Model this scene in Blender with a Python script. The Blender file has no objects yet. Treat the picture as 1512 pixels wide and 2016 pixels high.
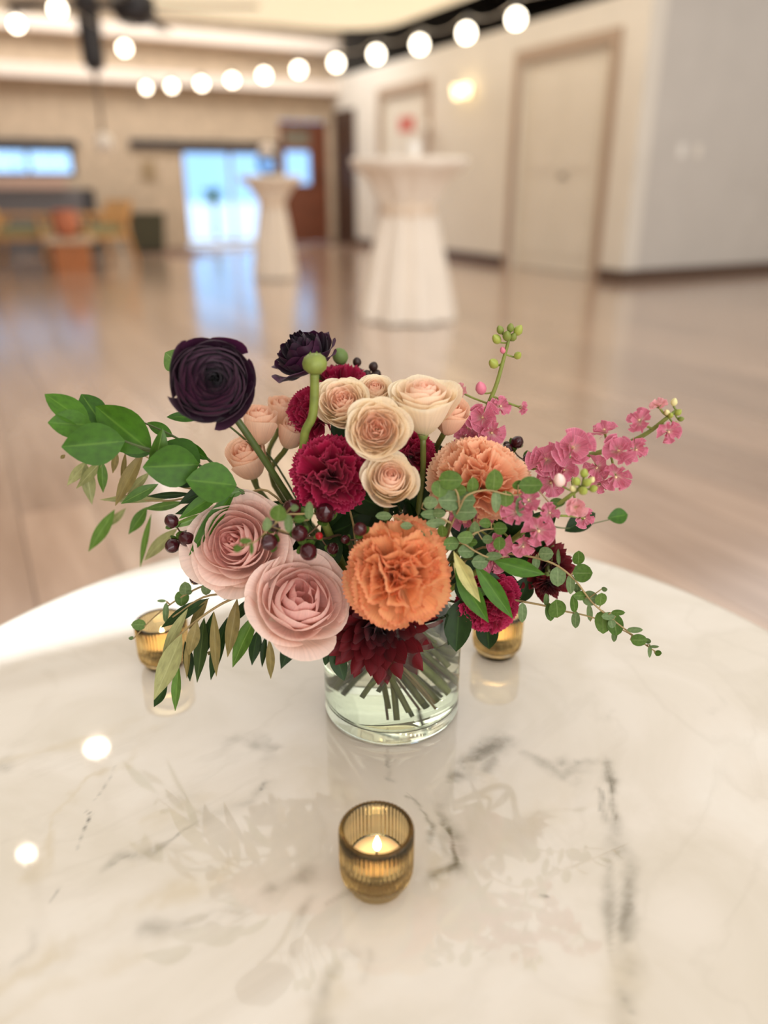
import bpy, math, random
import numpy as np
from mathutils import Vector, Matrix
random.seed(7)
scene = bpy.context.scene
COL = scene.collection
PI = math.pi

# ------------------------------------------------------------------ camera
FPX = 1514.0                       # focal length in pixels of the 1512x2016 frame
TH = math.atan((1008-372)/FPX)     # downward tilt, from the horizon line
CZ, TZ = .87, .40                  # eye height, table height
cam_d = bpy.data.cameras.new('camera'); cam = bpy.data.objects.new('camera', cam_d); COL.objects.link(cam)
cam.location = (0, 0, CZ); cam.rotation_euler = (PI/2-TH, 0, 0)
cam_d.sensor_fit = 'VERTICAL'; cam_d.sensor_height = 24; cam_d.sensor_width = 18
cam_d.lens = 24*FPX/2016; cam_d.clip_start = .01; cam_d.clip_end = 200
cam_d.dof.use_dof = True; cam_d.dof.focus_distance = .655; cam_d.dof.aperture_fstop = 1.28
scene.camera = cam

# ------------------------------------------------------------------ world, exposure
w = bpy.data.worlds.new('sky'); scene.world = w; w.use_nodes = True
w.node_tree.nodes['Background'].inputs[0].default_value = (.33, .62, 1, 1)
w.node_tree.nodes['Background'].inputs[1].default_value = 1.55
vs = scene.view_settings
vs.view_transform = 'Standard'; vs.look = 'None'; vs.gamma = 1; vs.exposure = 0.24; vs.use_curve_mapping = False

# ------------------------------------------------------------------ pixel helpers
CT, ST = math.cos(TH), math.sin(TH)
FWD, UPV, RGT = Vector((0, CT, -ST)), Vector((0, ST, CT)), Vector((1, 0, 0))
CAMP = Vector((0, 0, CZ))
def ray(px, py): return FWD + RGT*((px-756)/FPX) - UPV*((py-1008)/FPX)
def onz(px, py, z): d = ray(px, py); return CAMP + d*((z-CZ)/d.z)
def P(px, py, Y): d = ray(px, py); return CAMP + d*(Y/d.y)
def depth(p): return (p-CAMP).dot(FWD)
def m_per_px(p): return depth(p)/FPX
# room frame: u runs into the room along the right wall, v to the right along the back wall
AU, AV = Vector((-.458, .889, 0)), Vector((.889, .458, 0))
ROOM_RZ = math.atan2(.458, .889)
def UV(u, v, z=0): q = AU*u + AV*v; return Vector((q.x, q.y, z))
def rwall(px, py, v0): d = ray(px, py); p = CAMP + d*(v0/d.dot(AV)); return p.dot(AU), p.z     # (u, z)
def bwall(px, py, u0): d = ray(px, py); p = CAMP + d*(u0/d.dot(AU)); return p.dot(AV), p.z     # (v, z)

def lamp(name, loc, size, power, color, rot=(0, 0, 0), sy=None):
    l = bpy.data.lights.new(name, 'AREA'); l.energy = power; l.color = color; l.shape = 'RECTANGLE'; l.size = size; l.size_y = sy or size
    o = bpy.data.objects.new(name, l); COL.objects.link(o); o.location = loc; o.rotation_euler = rot; return o
def sun(rot, e):
    l = bpy.data.lights.new('sun', 'SUN'); l.energy = e; l.angle = .01; l.color = (1, .98, .94); o = bpy.data.objects.new('sun', l); COL.objects.link(o); o.rotation_euler = rot
lamp('rear_window_light', UV(-4.4, .5, 1.75), 8.0, 230, (.97, .98, 1), (PI/2, 0, ROOM_RZ), 2.6)  # added frontal fill for the flowers; the rear wall has no window
sun((math.radians(52), 0, math.radians(-150)+ROOM_RZ-math.radians(30)), 3.0)
lamp('ceiling_panel_light', UV(.6, .6, 3.45), 10.0, 300, (1, .965, .91), (0, 0, ROOM_RZ), 10.0)  # added broad soft fill and even table reflection, no fixture modelled
lamp('ceiling_panel_light', UV(8.6, 0.2, 3.45), 3.6, 215, (1, .97, .93), (0, 0, ROOM_RZ), 5)  # added fill for the far left of the room
lamp('ceiling_panel_light', UV(11.9, 2.4, 3.45), 7.0, 140, (1, .97, .93), (0, 0, ROOM_RZ), 1.2)  # added fill along the back wall
lamp('ceiling_panel_light', UV(8.5, 5.2, 2.75), .8, 18, (1, .95, .88), (0, 0, ROOM_RZ), 6)  # added fill along the cream wall
lamp('ceiling_panel_light', UV(2.4, 7.8, 3.45), 3.8, 85, (1, .97, .93), (0, 0, ROOM_RZ), 6.0)  # added to brighten the grey near wall

# ------------------------------------------------------------------ materials
def lin(c):
    r = []
    for x in c:
        x /= 255.
        r.append(x/12.92 if x <= .04045 else ((x+.055)/1.055)**2.4)
    return (*r, 1)
def nmat(name):
    m = bpy.data.materials.new(name); m.use_nodes = True
    nt = m.node_tree; nt.nodes.clear()
    out = nt.nodes.new('ShaderNodeOutputMaterial')
    return m, nt, out
def nd(nt, typ, **kw):
    n = nt.nodes.new('ShaderNode'+typ)
    for k, v in kw.items():
        if k.startswith('i_'): n.inputs[k[2:].replace('_', ' ')].default_value = v
        else: setattr(n, k, v)
    return n
def ramp(nt, fac, stops):
    r = nd(nt, 'ValToRGB'); e = r.color_ramp.elements
    while len(e) < len(stops): e.new(.5)
    for k, (p, c) in enumerate(stops): e[k].position = p; e[k].color = c
    nt.links.new(fac, r.inputs[0]); return r.outputs[0]
def mixc(nt, a, b, f, mode='MIX'):
    n = nd(nt, 'Mix', data_type='RGBA', blend_type=mode)
    for idx, x in ((0, f), (6, a), (7, b)):
        if hasattr(x, 'is_linked'): nt.links.new(x, n.inputs[idx])
        else: n.inputs[idx].default_value = x
    return n.outputs[2]
def plain(name, rgb, rough=.6, metal=0, noise=.06, nscale=30, spec=.5, bump=0, coat=0):
    m, nt, out = nmat(name); b = nd(nt, 'BsdfPrincipled'); nt.links.new(b.outputs[0], out.inputs[0])
    b.inputs['Roughness'].default_value = rough; b.inputs['Metallic'].default_value = metal
    b.inputs['Specular IOR Level'].default_value = spec; b.inputs['Coat Weight'].default_value = coat
    tc = nd(nt, 'TexCoord'); n = nd(nt, 'TexNoise'); n.inputs['Scale'].default_value = nscale; n.inputs['Detail'].default_value = 5
    nt.links.new(tc.outputs['Object'], n.inputs['Vector'])
    c = lin(rgb); lo = tuple(x*(1-noise*2) for x in c[:3])+(1,); hi = tuple(min(1, x*(1+noise*2)) for x in c[:3])+(1,)
    nt.links.new(ramp(nt, n.outputs['Fac'], [(.25, lo), (.75, hi)]), b.inputs['Base Color'])
    if bump:
        bp = nd(nt, 'Bump'); bp.inputs['Strength'].default_value = bump; bp.inputs['Distance'].default_value = .01
        nt.links.new(n.outputs['Fac'], bp.inputs['Height']); nt.links.new(bp.outputs[0], b.inputs['Normal'])
    return m
def emit(name, rgb, s):
    m, nt, out = nmat(name); e = nd(nt, 'Emission'); e.inputs[0].default_value = lin(rgb); e.inputs[1].default_value = s
    nt.links.new(e.outputs[0], out.inputs[0]); return m
def petal_mat(name, base, mid, rim, inner, inner_w=.6, transl=.28, rough=.6, streak=.10, edge=None, inner_to=.75):
    m, nt, out = nmat(name); at = nd(nt, 'Attribute', attribute_name='pt'); sp = nd(nt, 'SeparateColor')
    nt.links.new(at.outputs['Color'], sp.inputs[0])
    c = ramp(nt, sp.outputs[0], [(0, lin(base)), (.5, lin(mid)), (.93, lin(rim)), (1, lin(edge or rim))])
    iv = nd(nt, 'MapRange'); nt.links.new(sp.outputs[2], iv.inputs[0])
    for k, v in ((1, 0), (2, inner_to), (3, inner_w), (4, 0)): iv.inputs[k].default_value = v
    c = mixc(nt, c, lin(inner), iv.outputs[0])
    # fine veins running along each petal
    cb = nd(nt, 'CombineXYZ'); m1 = nd(nt, 'Math', operation='MULTIPLY'); m1.inputs[1].default_value = 34
    nt.links.new(at.outputs['Alpha'], m1.inputs[0]); nt.links.new(m1.outputs[0], cb.inputs[0]); nt.links.new(sp.outputs[0], cb.inputs[1])
    oi = nd(nt, 'ObjectInfo'); nt.links.new(oi.outputs['Random'], cb.inputs[2])
    no = nd(nt, 'TexNoise'); no.inputs['Scale'].default_value = 1.0; no.inputs['Detail'].default_value = 3; nt.links.new(cb.outputs[0], no.inputs['Vector'])
    g = ramp(nt, no.outputs['Fac'], [(.3, (1-streak,)*3+(1,)), (.7, (1+streak*.3,)*3+(1,))])
    c = mixc(nt, c, g, 1.0, 'MULTIPLY')
    b = nd(nt, 'BsdfPrincipled'); nt.links.new(c, b.inputs['Base Color']); b.inputs['Roughness'].default_value = rough
    b.inputs['Specular IOR Level'].default_value = .25; b.inputs['Sheen Weight'].default_value = .08
    t = nd(nt, 'BsdfTranslucent'); nt.links.new(c, t.inputs[0])
    bp = nd(nt, 'Bump'); bp.inputs['Strength'].default_value = .12; bp.inputs['Distance'].default_value = .0004
    nt.links.new(no.outputs['Fac'], bp.inputs['Height']); nt.links.new(bp.outputs[0], b.inputs['Normal'])
    mx = nd(nt, 'MixShader'); mx.inputs[0].default_value = transl
    nt.links.new(b.outputs[0], mx.inputs[1]); nt.links.new(t.outputs[0], mx.inputs[2]); nt.links.new(mx.outputs[0], out.inputs[0])
    return m
def leaf_mat(name, a, b_, vein, rough=.38, transl=.2, spec=.5):
    m, nt, out = nmat(name); at = nd(nt, 'Attribute', attribute_name='pt'); sp = nd(nt, 'SeparateColor'); nt.links.new(at.outputs['Color'], sp.inputs[0])
    oi = nd(nt, 'ObjectInfo'); c = mixc(nt, lin(a), lin(b_), oi.outputs['Random'])
    tc = nd(nt, 'TexCoord'); no = nd(nt, 'TexNoise'); no.inputs['Scale'].default_value = 6; no.inputs['Detail'].default_value = 5; nt.links.new(tc.outputs['Object'], no.inputs['Vector'])
    c = mixc(nt, c, ramp(nt, no.outputs['Fac'], [(.3, (.72, .72, .72, 1)), (.7, (1.12, 1.12, 1.12, 1))]), 1, 'MULTIPLY')
    f = nd(nt, 'MapRange'); nt.links.new(sp.outputs[1], f.inputs[0])
    for k, v in ((1, 0), (2, .09), (3, .65), (4, 0)): f.inputs[k].default_value = v
    c = mixc(nt, c, lin(vein), f.outputs[0])
    b = nd(nt, 'BsdfPrincipled'); nt.links.new(c, b.inputs['Base Color']); b.inputs['Roughness'].default_value = rough; b.inputs['Specular IOR Level'].default_value = spec
    t = nd(nt, 'BsdfTranslucent'); nt.links.new(c, t.inputs[0])
    mx = nd(nt, 'MixShader'); mx.inputs[0].default_value = transl
    nt.links.new(b.outputs[0], mx.inputs[1]); nt.links.new(t.outputs[0], mx.inputs[2]); nt.links.new(mx.outputs[0], out.inputs[0])
    return m
def glass_mat(name, rgb=(255, 255, 255), ior=1.45, rough=0.0, absorb=None):
    m, nt, out = nmat(name); g = nd(nt, 'BsdfGlass'); g.inputs['Color'].default_value = lin(rgb); g.inputs['IOR'].default_value = ior; g.inputs['Roughness'].default_value = rough
    nt.links.new(g.outputs[0], out.inputs[0])
    if absorb:
        v = nd(nt, 'VolumeAbsorption'); v.inputs[0].default_value = lin(absorb[0]); v.inputs[1].default_value = absorb[1]; nt.links.new(v.outputs[0], out.inputs[1])
    return m
def pane_mat(name, tint=(250, 252, 255)):
    m, nt, out = nmat(name); t = nd(nt, 'BsdfTransparent'); t.inputs[0].default_value = lin(tint); g = nd(nt, 'BsdfGlossy'); g.inputs['Roughness'].default_value = .02
    fr = nd(nt, 'Fresnel'); mx = nd(nt, 'MixShader'); nt.links.new(fr.outputs[0], mx.inputs[0])
    nt.links.new(t.outputs[0], mx.inputs[1]); nt.links.new(g.outputs[0], mx.inputs[2]); nt.links.new(mx.outputs[0], out.inputs[0]); return m

# ------------------------------------------------------------------ mesh / object helpers
def mk(name, verts, faces, smooth=True, pt=None):
    me = bpy.data.meshes.new(name); me.from_pydata([tuple(v) for v in verts], [], faces); me.update()
    if smooth: me.polygons.foreach_set('use_smooth', [True]*len(me.polygons))
    if pt is not None:
        a = me.color_attributes.new('pt', 'FLOAT_COLOR', 'POINT'); a.data.foreach_set('color', np.array(pt, dtype=np.float32).ravel())
    return me
def ob(name, me, mat, parent=None):
    o = bpy.data.objects.new(name, me); COL.objects.link(o)
    if mat and me is not None and not me.materials: me.materials.append(mat)
    elif mat and me.materials[0] != mat:
        o.material_slots[0].link = 'OBJECT'; o.material_slots[0].material = mat
    if parent: o.parent = parent
    return o
def tag(o, label, cat, group=None):
    o['label'] = label; o['category'] = cat
    if group: o['group'] = group
    return o
def struct(o, label=None):
    o['kind'] = 'structure'
    if label: o['label'] = label; o['category'] = o.name.split('_')[0].split('.')[0]
    return o
def empty(name, label, cat, loc=(0, 0, 0), group=None, rot=None):
    o = bpy.data.objects.new(name, None); COL.objects.link(o); o.empty_display_size = .02
    if rot is not None: o.matrix_basis = Matrix.Translation(loc) @ rot.to_4x4()
    else: o.location = loc
    return tag(o, label, cat, group)
class MB:
    def __init__(s): s.v = []; s.f = []
    def add(s, v, f):
        n = len(s.v); s.v += [tuple(x) for x in v]; s.f += [tuple(i+n for i in q) for q in f]; return s
    def box(s, a, b, fn=None):
        (x0, y0, z0), (x1, y1, z1) = a, b
        v = [(x0, y0, z0), (x1, y0, z0), (x1, y1, z0), (x0, y1, z0), (x0, y0, z1), (x1, y0, z1), (x1, y1, z1), (x0, y1, z1)]
        if fn: v = [fn(*q) for q in v]
        return s.add(v, [(0, 3, 2, 1), (4, 5, 6, 7), (0, 1, 5, 4), (1, 2, 6, 5), (2, 3, 7, 6), (3, 0, 4, 7)])
    def tube(s, pts, rad, n=8, cap=True):
        pts = [Vector(p) for p in pts]; m = len(pts); rads = rad if isinstance(rad, (list, tuple)) else [rad]*m
        prev = None; v = []; f = []
        for i, p in enumerate(pts):
            t = (pts[min(i+1, m-1)]-pts[max(i-1, 0)]).normalized()
            if prev is None: a = t.orthogonal().normalized()
            else: a = (prev-t*prev.dot(t)).normalized()
            prev = a; b = t.cross(a)
            for k in range(n):
                q = 2*PI*k/n; v.append(p+(a*math.cos(q)+b*math.sin(q))*rads[i])
        for i in range(m-1):
            for k in range(n): f.append((i*n+k, i*n+(k+1) % n, (i+1)*n+(k+1) % n, (i+1)*n+k))
        if cap: f.append(tuple(range(n))[::-1]); f.append(tuple((m-1)*n+k for k in range(n)))
        return s.add(v, f)
    def lathe(s, prof, n=48, c=(0, 0, 0), mod=None):
        v = []; f = []; m = len(prof)
        for i, (r, z) in enumerate(prof):
            for k in range(n):
                a = 2*PI*k/n; rr = r*(mod(a, i) if mod else 1); v.append((c[0]+rr*math.cos(a), c[1]+rr*math.sin(a), c[2]+z))
        for i in range(m-1):
            for k in range(n): f.append((i*n+k, i*n+(k+1) % n, (i+1)*n+(k+1) % n, (i+1)*n+k))
        if prof[0][0] > 1e-6 and prof[0] != prof[-1]: f.append(tuple(range(n))[::-1])
        if prof[-1][0] > 1e-6 and prof[0] != prof[-1]: f.append(tuple((m-1)*n+k for k in range(n)))
        return s.add(v, f)
    def mesh(s, name, smooth=False): return mk(name, s.v, s.f, smooth)
def lathe_mesh(name, prof, n=48, smooth=True, mod=None): return MB().lathe(prof, n, mod=mod).mesh(name, smooth)
def smooth_path(pts, n=6):
    pts = [Vector(p) for p in pts]
    if len(pts) < 3: return pts
    q = [pts[0]*2-pts[1]]+pts+[pts[-1]*2-pts[-2]]; out = []
    for i in range(1, len(q)-2):
        a, b, c, d = q[i-1:i+3]
        for k in range(n):
            t = k/n; out.append(.5*((2*b)+(c-a)*t+(2*a-5*b+4*c-d)*t*t+(3*b-a-3*c+d)*t**3))
    out.append(pts[-1]); return out
def rbox(u0, u1, v0, v1, z0, z1): return MB().box((v0, u0, z0), (v1, u1, z1), lambda v, u, z: UV(u, v, z))
def sbox(name, u0, u1, v0, v1, z0, z1, mat, parent=None): return ob(name, rbox(u0, u1, v0, v1, z0, z1).mesh(name), mat, parent)
#==STRUCTURE==
# ------------------------------------------------------------------ the room
WALL_V, BACK_U, NEAR_U, WALL_TOP = 5.85, 13.2, 6.1, 2.54
M_cream = plain('cream_paint', (224, 217, 205), .7, noise=.02, nscale=3)
M_grey = plain('warm_grey_paint', (200, 194, 186), .7, noise=.02, nscale=3)
M_tan = plain('tan_stone', (188, 168, 144), .85, noise=.10, nscale=9)
M_darkpanel = plain('dark_stained_wood', (70, 48, 36), .5, noise=.15, nscale=12)
M_base = plain('dark_baseboard', (84, 62, 50), .5, noise=.1)
M_trim = plain('taupe_trim', (172, 150, 130), .5, noise=.04)
M_doorpaint = plain('cream_door_paint', (222, 214, 200), .45, noise=.02, nscale=4)
M_ceil = plain('dark_ceiling_paint', (84, 78, 72), .9, noise=.06)
M_offwhite = plain('offwhite_panel', (228, 214, 200), .8, noise=.02)
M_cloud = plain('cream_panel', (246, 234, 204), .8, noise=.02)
_b = [n for n in M_cloud.node_tree.nodes if n.type == 'BSDF_PRINCIPLED'][0]; _b.inputs['Emission Color'].default_value = lin((255, 240, 205)); _b.inputs['Emission Strength'].default_value = .55  # glow added so the panel's dim underside reads bright cream
M_black = plain('black_metal', (40, 38, 42), .45, noise=.05)
M_steel = plain('brushed_steel', (150, 140, 128), .35, metal=.8, noise=.05)
M_brown = plain('red_brown_wood', (112, 62, 40), .4, noise=.14, nscale=8)
M_pane = pane_mat('window_glass')
M_white = plain('white_plastic', (236, 232, 224), .4, noise=.01)

def wood_floor_mat():
    m, nt, out = nmat('oak_plank'); b = nd(nt, 'BsdfPrincipled'); nt.links.new(b.outputs[0], out.inputs[0])
    oi = nd(nt, 'ObjectInfo'); tc = nd(nt, 'TexCoord'); mp = nd(nt, 'Mapping'); mp.inputs['Scale'].default_value = (1, .12, 1)
    nt.links.new(tc.outputs['Object'], mp.inputs[0]); n = nd(nt, 'TexNoise'); n.inputs['Scale'].default_value = 14; n.inputs['Detail'].default_value = 6
    nt.links.new(mp.outputs[0], n.inputs['Vector'])
    c1 = ramp(nt, n.outputs['Fac'], [(.3, lin((166, 138, 116))), (.7, lin((196, 168, 146)))])
    c = mixc(nt, c1, ramp(nt, oi.outputs['Random'], [(0, (.80, .78, .77, 1)), (1, (1.12, 1.1, 1.08, 1))]), 1, 'MULTIPLY')
    nt.links.new(c, b.inputs['Base Color']); b.inputs['Roughness'].default_value = .22; b.inputs['Specular IOR Level'].default_value = .7; b.inputs['Coat Weight'].default_value = 1.0; b.inputs['Coat Roughness'].default_value = .17; b.inputs['Coat IOR'].default_value = 1.6
    return m
M_floor = wood_floor_mat()
M_sub = plain('floor_underlay', (120, 92, 72), .6, noise=.05)
fl = struct(sbox('floor', -4.5, BACK_U+.2, -5, 10, -.12, -.012, M_sub), 'warm brown wooden plank floor of the hall')
PW, PL = .20, 2.6
plank = MB().box((-PW/2+.0015, -PL/2+.001, -.012), (PW/2-.0015, PL/2-.001, 0)).mesh('plank')
cand = []
nv = int(15/PW)
for i in range(nv):
    off = random.random()*PL
    for j in range(-1, int(17.7/PL)+1):
        v = -5+PW*(i+.5); u = -4.5+off+PL*j
        if u-PL/2 < -4.5 or u+PL/2 > BACK_U: continue
        p = UV(u, v); d = p-CAMP; f = d.dot(FWD)
        vis = f > .5 and abs(d.dot(RGT)/f) < .62 and 372 < 1008-FPX*d.dot(UPV)/f < 1500
        cand.append((0 if vis else 1, p.length, u, v))
cand.sort()
rest = MB()
for k, (a, l, u, v) in enumerate(cand):
    if k < 300:
        o = ob('plank', plank, M_floor, fl); o.location = UV(u, v); o.rotation_euler[2] = ROOM_RZ
    else: rest.box((v-PW/2+.0015, u-PL/2+.001, -.012), (v+PW/2-.0015, u+PL/2-.001, 0), lambda v, u, z: UV(u, v, z))
o = ob('plank_field', rest.mesh('plank_field'), M_floor, fl); o['kind'] = 'stuff'

CEIL_Z = 3.75
struct(sbox('ceiling', -4.5, BACK_U+.2, -5, 10, CEIL_Z, CEIL_Z+.1, M_ceil), 'dark painted open ceiling')

# back wall with its openings ---------------------------------------------------
def bv(px, py): return bwall(px, py, BACK_U)
DV0, DV1 = bv(365, 400)[0], bv(553, 400)[0]       # tall glazing
BV0, BV1 = bv(556, 400)[0], WALL_V-.12            # brown door
HZ = bv(300, 292)[1]                              # top of the openings
WV0, WV1 = bv(-140, 300)[0], bv(146, 300)[0]
wz0, wz1 = bv(70, 347)[1], bv(70, 290)[1]
DZ = bv(600, 240)[1]
bw = MB()
for (v0, v1, z0, z1) in [(-5, WV0, 0, CEIL_Z), (WV0, WV1, 0, wz0), (WV0, WV1, wz1, CEIL_Z), (WV1, DV0, 0, CEIL_Z), (DV0, DV1, HZ, CEIL_Z), (DV1, BV0, 0, CEIL_Z), (BV0, BV1, DZ+.02, CEIL_Z), (BV1, WALL_V+.18, 0, CEIL_Z)]:
    bw.box((v0, BACK_U, z0), (v1, BACK_U+.2, z1), lambda v, u, z: UV(u, v, z))
struct(ob('wall_back', bw.mesh('wall_back'), M_tan), 'tan back wall with windows and door')
# dark header strip and white beam
struct(sbox('trim_1', BACK_U-.06, BACK_U, WV0, WV1+.05, wz1, wz1+.10, M_black), 'dark header strip above the wide window')
struct(sbox('trim_2', BACK_U-.06, BACK_U, bv(255, 285)[0], DV1+.02, HZ, HZ+.12, M_black), 'dark header strip above the tall glazing')
b0, b1 = bv(300, 168)[1], bv(300, 143)[1]
struct(sbox('trim_3', BACK_U-.25, BACK_U, -5, WALL_V, b0, b1, M_offwhite), 'white horizontal beam across the tan wall')
b0, b1 = bv(300, 82)[1], bv(300, 58)[1]
struct(sbox('trim_4', BACK_U-.30, BACK_U, -5, WALL_V, b0, b1, M_offwhite), 'pale upper beam just below the ceiling')
# tall glazing
def window(name, label, v0, v1, z0, z1, mull, fm):
    t = struct(empty(name, label, 'window', UV(BACK_U+.1, (v0+v1)/2, z0)), label)
    t.rotation_euler[2] = ROOM_RZ; W = (v1-v0)/2; H = z1-z0
    fr = MB(); fw = .05
    fr.box((-W, -.05, 0), (-W+fw, .05, H)).box((W-fw, -.05, 0), (W, .05, H)).box((-W+fw, -.05, H-fw), (W-fw, .05, H)).box((-W+fw, -.05, 0), (W-fw, .05, fw))
    ob('window_frame', fr.mesh('window_frame'), fm, t)
    xs = [-W+fw]+[-W+2*W*m for m in mull]+[W-fw]
    for m in mull: ob('mullion', MB().box((-W+2*W*m-.02, -.04, fw), (-W+2*W*m+.02, .04, H-fw)).mesh('mullion'), fm, t)
    for a, b in zip(xs, xs[1:]): ob('pane', MB().box((a+.02, -.004, fw), (b-.02, .004, H-fw)).mesh('pane'), M_pane, t)
    return t
window('window_1', 'tall bright glazing looking outside', DV0, DV1, .03, HZ, [.5], M_trim)
window('window_2', 'wide bluish window above the bar counter', WV0, WV1, wz0, wz1, [.33, .66], M_black)
# brown door with a glass lite and a grey transom
t = struct(empty('door_1', '', 'door', UV(BACK_U+.08, (BV0+BV1)/2, 0)), 'red-brown wooden door with a glass lite'); t.rotation_euler[2] = ROOM_RZ
W = (BV1-BV0)/2; lz0, lz1 = bv(600, 362)[1], bv(600, 298)[1]; tz0, tz1 = bv(600, 288)[1], bv(600, 255)[1]
LX0, LX1 = -W+.10, W-.30
d = MB()
for (x0, x1, z0, z1) in [(-W, LX0, 0, DZ), (LX1, W, 0, DZ), (LX0, LX1, 0, lz0), (LX0, LX1, lz1, tz0), (LX0, LX1, tz1, DZ)]: d.box((x0, -.04, z0), (x1, .04, z1))
ob('door_leaf', d.mesh('door_leaf'), M_brown, t)
ob('pane', MB().box((LX0, -.004, lz0), (LX1, .004, lz1)).mesh('pane'), M_pane, t)
ob('transom_panel', MB().box((LX0, -.02, tz0), (LX1, .02, tz1)).mesh('transom_panel'), plain('grey_glass', (120, 112, 96), .3), t)
hp = MB().tube([(W-.12, -.06, .95), (W-.12, -.09, .95), (W-.12, -.09, 1.25), (W-.12, -.06, 1.25)], .012)
ob('door_handle', hp.mesh('door_handle', True), M_black, t)

# right wall with two openings --------------------------------------------------
def ru(px, py): return rwall(px, py, WALL_V)
OU0, OU1 = ru(1178, 400)[0], ru(1012, 400)[0]
OZ = 2.17
PU0, PU1, PZ = ru(842, 200)[0], ru(752, 200)[0], 2.12
rw = MB()
for (u0, u1, z0, z1) in [(NEAR_U, OU0, 0, WALL_TOP), (OU0, OU1, OZ, WALL_TOP), (OU1, PU0, 0, WALL_TOP), (PU0, PU1, PZ, WALL_TOP), (PU1, BACK_U, 0, WALL_TOP)]:
    rw.box((WALL_V, u0, z0), (WALL_V+.18, u1, z1), lambda v, u, z: UV(u, v, z))
struct(ob('wall_right', rw.mesh('wall_right'), M_cream), 'cream side wall stopping short of the dark ceiling')
struct(sbox('wall_near', NEAR_U, NEAR_U+.18, WALL_V+.18, 10, 0, CEIL_Z, M_grey), 'warm grey wall with switch plates')
struct(sbox('wall_far_right', NEAR_U+.18, BACK_U, 9.8, 10, 0, CEIL_Z, M_ceil), 'dark wall beyond the cream partition')
struct(sbox('wall_far_back', BACK_U, BACK_U+.2, WALL_V+.18, 10, 0, CEIL_Z, M_ceil), 'dark end wall beyond the cream partition')
struct(sbox('wall_behind', -4.7, -4.5, -5, 10, 0, CEIL_Z, M_cream), 'cream wall behind the marble table')
struct(sbox('wall_side', -4.5, NEAR_U, 10, 10.2, 0, CEIL_Z, M_cream), 'cream end wall past the grey wall')
struct(sbox('wall_left', -4.5, BACK_U, -5.2, -5, 0, CEIL_Z, M_tan), 'tan wall on the far left side')
struct(sbox('baseboard_right', OU1+.12, PU0-.1, WALL_V-.02, WALL_V, 0, .11, M_base), 'dark baseboard between the doors')
struct(sbox('baseboard_back', PU1+.1, BACK_U-.1, WALL_V-.02, WALL_V, 0, .11, M_base), 'dark baseboard beside the far corner')
struct(sbox('baseboard_corner', NEAR_U-.02, OU0-.12, WALL_V-.02, WALL_V, 0, .11, M_base), 'dark baseboard at the wall corner')
struct(sbox('baseboard_near', NEAR_U-.02, NEAR_U, WALL_V, 10, 0, .11, M_base), 'dark baseboard under the warm grey wall')
def side_door(name, label, u0, u1, ztop, knob):
    t = struct(empty(name, label, 'door', UV((u0+u1)/2, WALL_V, 0)), label); t.rotation_euler[2] = ROOM_RZ
    h = (u1-u0)/2
    c = MB(); tw = .11
    c.box((-.03, -h-tw, 0), (-.001, -h, ztop+tw)).box((-.03, h, 0), (-.001, h+tw, ztop+tw)).box((-.03, -h, ztop), (-.001, h, ztop+tw))
    ob('casing', c.mesh('casing'), M_trim, t)
    l = ob('door_leaf', MB().box((.05, -h, .01), (.09, h, ztop)).mesh('door_leaf'), M_doorpaint, t)
    for z0, z1 in ((.18, .86), (1.06, ztop-.18)):
        p = MB().box((.040, -h+.14, z0), (.052, -.05, z1)).box((.040, .05, z0), (.052, h-.14, z1))
        ob('door_panel', p.mesh('door_panel'), M_doorpaint, l)
    if knob is not None:
        k = MB().lathe([(0, 0), (.03, 0), (.03, .01), (.012, .012), (.012, .035), (.03, .05), (.03, .065), (0, .075)], 20)
        o = ob('door_knob', k.mesh('door_knob', True), M_steel, l); o.location = (.05, knob, 1.0); o.rotation_euler = (0, -PI/2, 0)
    return t
side_door('door_2', 'cream panelled door in taupe casing near the wall corner', OU0, OU1, OZ, ru(1105, 345)[0]-(OU0+OU1)/2)
side_door('door_3', 'cream door under the red sign beside the wall sconce', PU0, PU1, PZ, None)
# very dark upright panel next to the corner
c = MB(); du0, du1, dz = ru(700, 300)[0], BACK_U-.12, 2.05
c.box((WALL_V-.05, du0, 0), (WALL_V-.002, du1, dz), lambda v, u, z: UV(u, v, z))
struct(ob('door_4', c.mesh('door_4'), M_darkpanel), 'very dark narrow panel in the far corner')

# things on the walls
su, sz = ru(922, 180)
t = empty('wall_sconce', 'small glowing double wall sconce on the cream wall', 'sconce', UV(su, WALL_V, sz)); t.rotation_euler[2] = ROOM_RZ
ob('backplate', MB().box((-.02, -.12, -.05), (0, .12, .05)).mesh('backplate'), M_steel, t)
for s in (-.10, .10):
    o = ob('lamp_shade', lathe_mesh('lamp_shade', [(.035, -.07), (.06, .06), (.055, .06), (.03, -.07)], 20), emit('sconce_glow', (255, 226, 170), 4), t); o.location = (-.10, s, 0)
    o = ob('arm', MB().tube([(-.01, s*.6, -.02), (-.10, s, -.06)], .008).mesh('arm', True), M_steel, t)
eu, ez = rwall(800, 245, WALL_V-.35)
t = empty('exit_sign', 'small red lit sign above the far cream door', 'sign', UV(eu, WALL_V-.35, ez)); t.rotation_euler[2] = ROOM_RZ
ob('sign_body', MB().box((-.03, -.16, -.09), (.03, .16, .09)).mesh('sign_body'), plain('pale_red_plastic', (214, 120, 112), .4), t)
ob('bracket', MB().box((.03, -.03, -.03), (.30, .03, .03)).box((.30, -.05, -.05), (.349, .05, .05)).mesh('bracket'), M_white, t)
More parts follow.
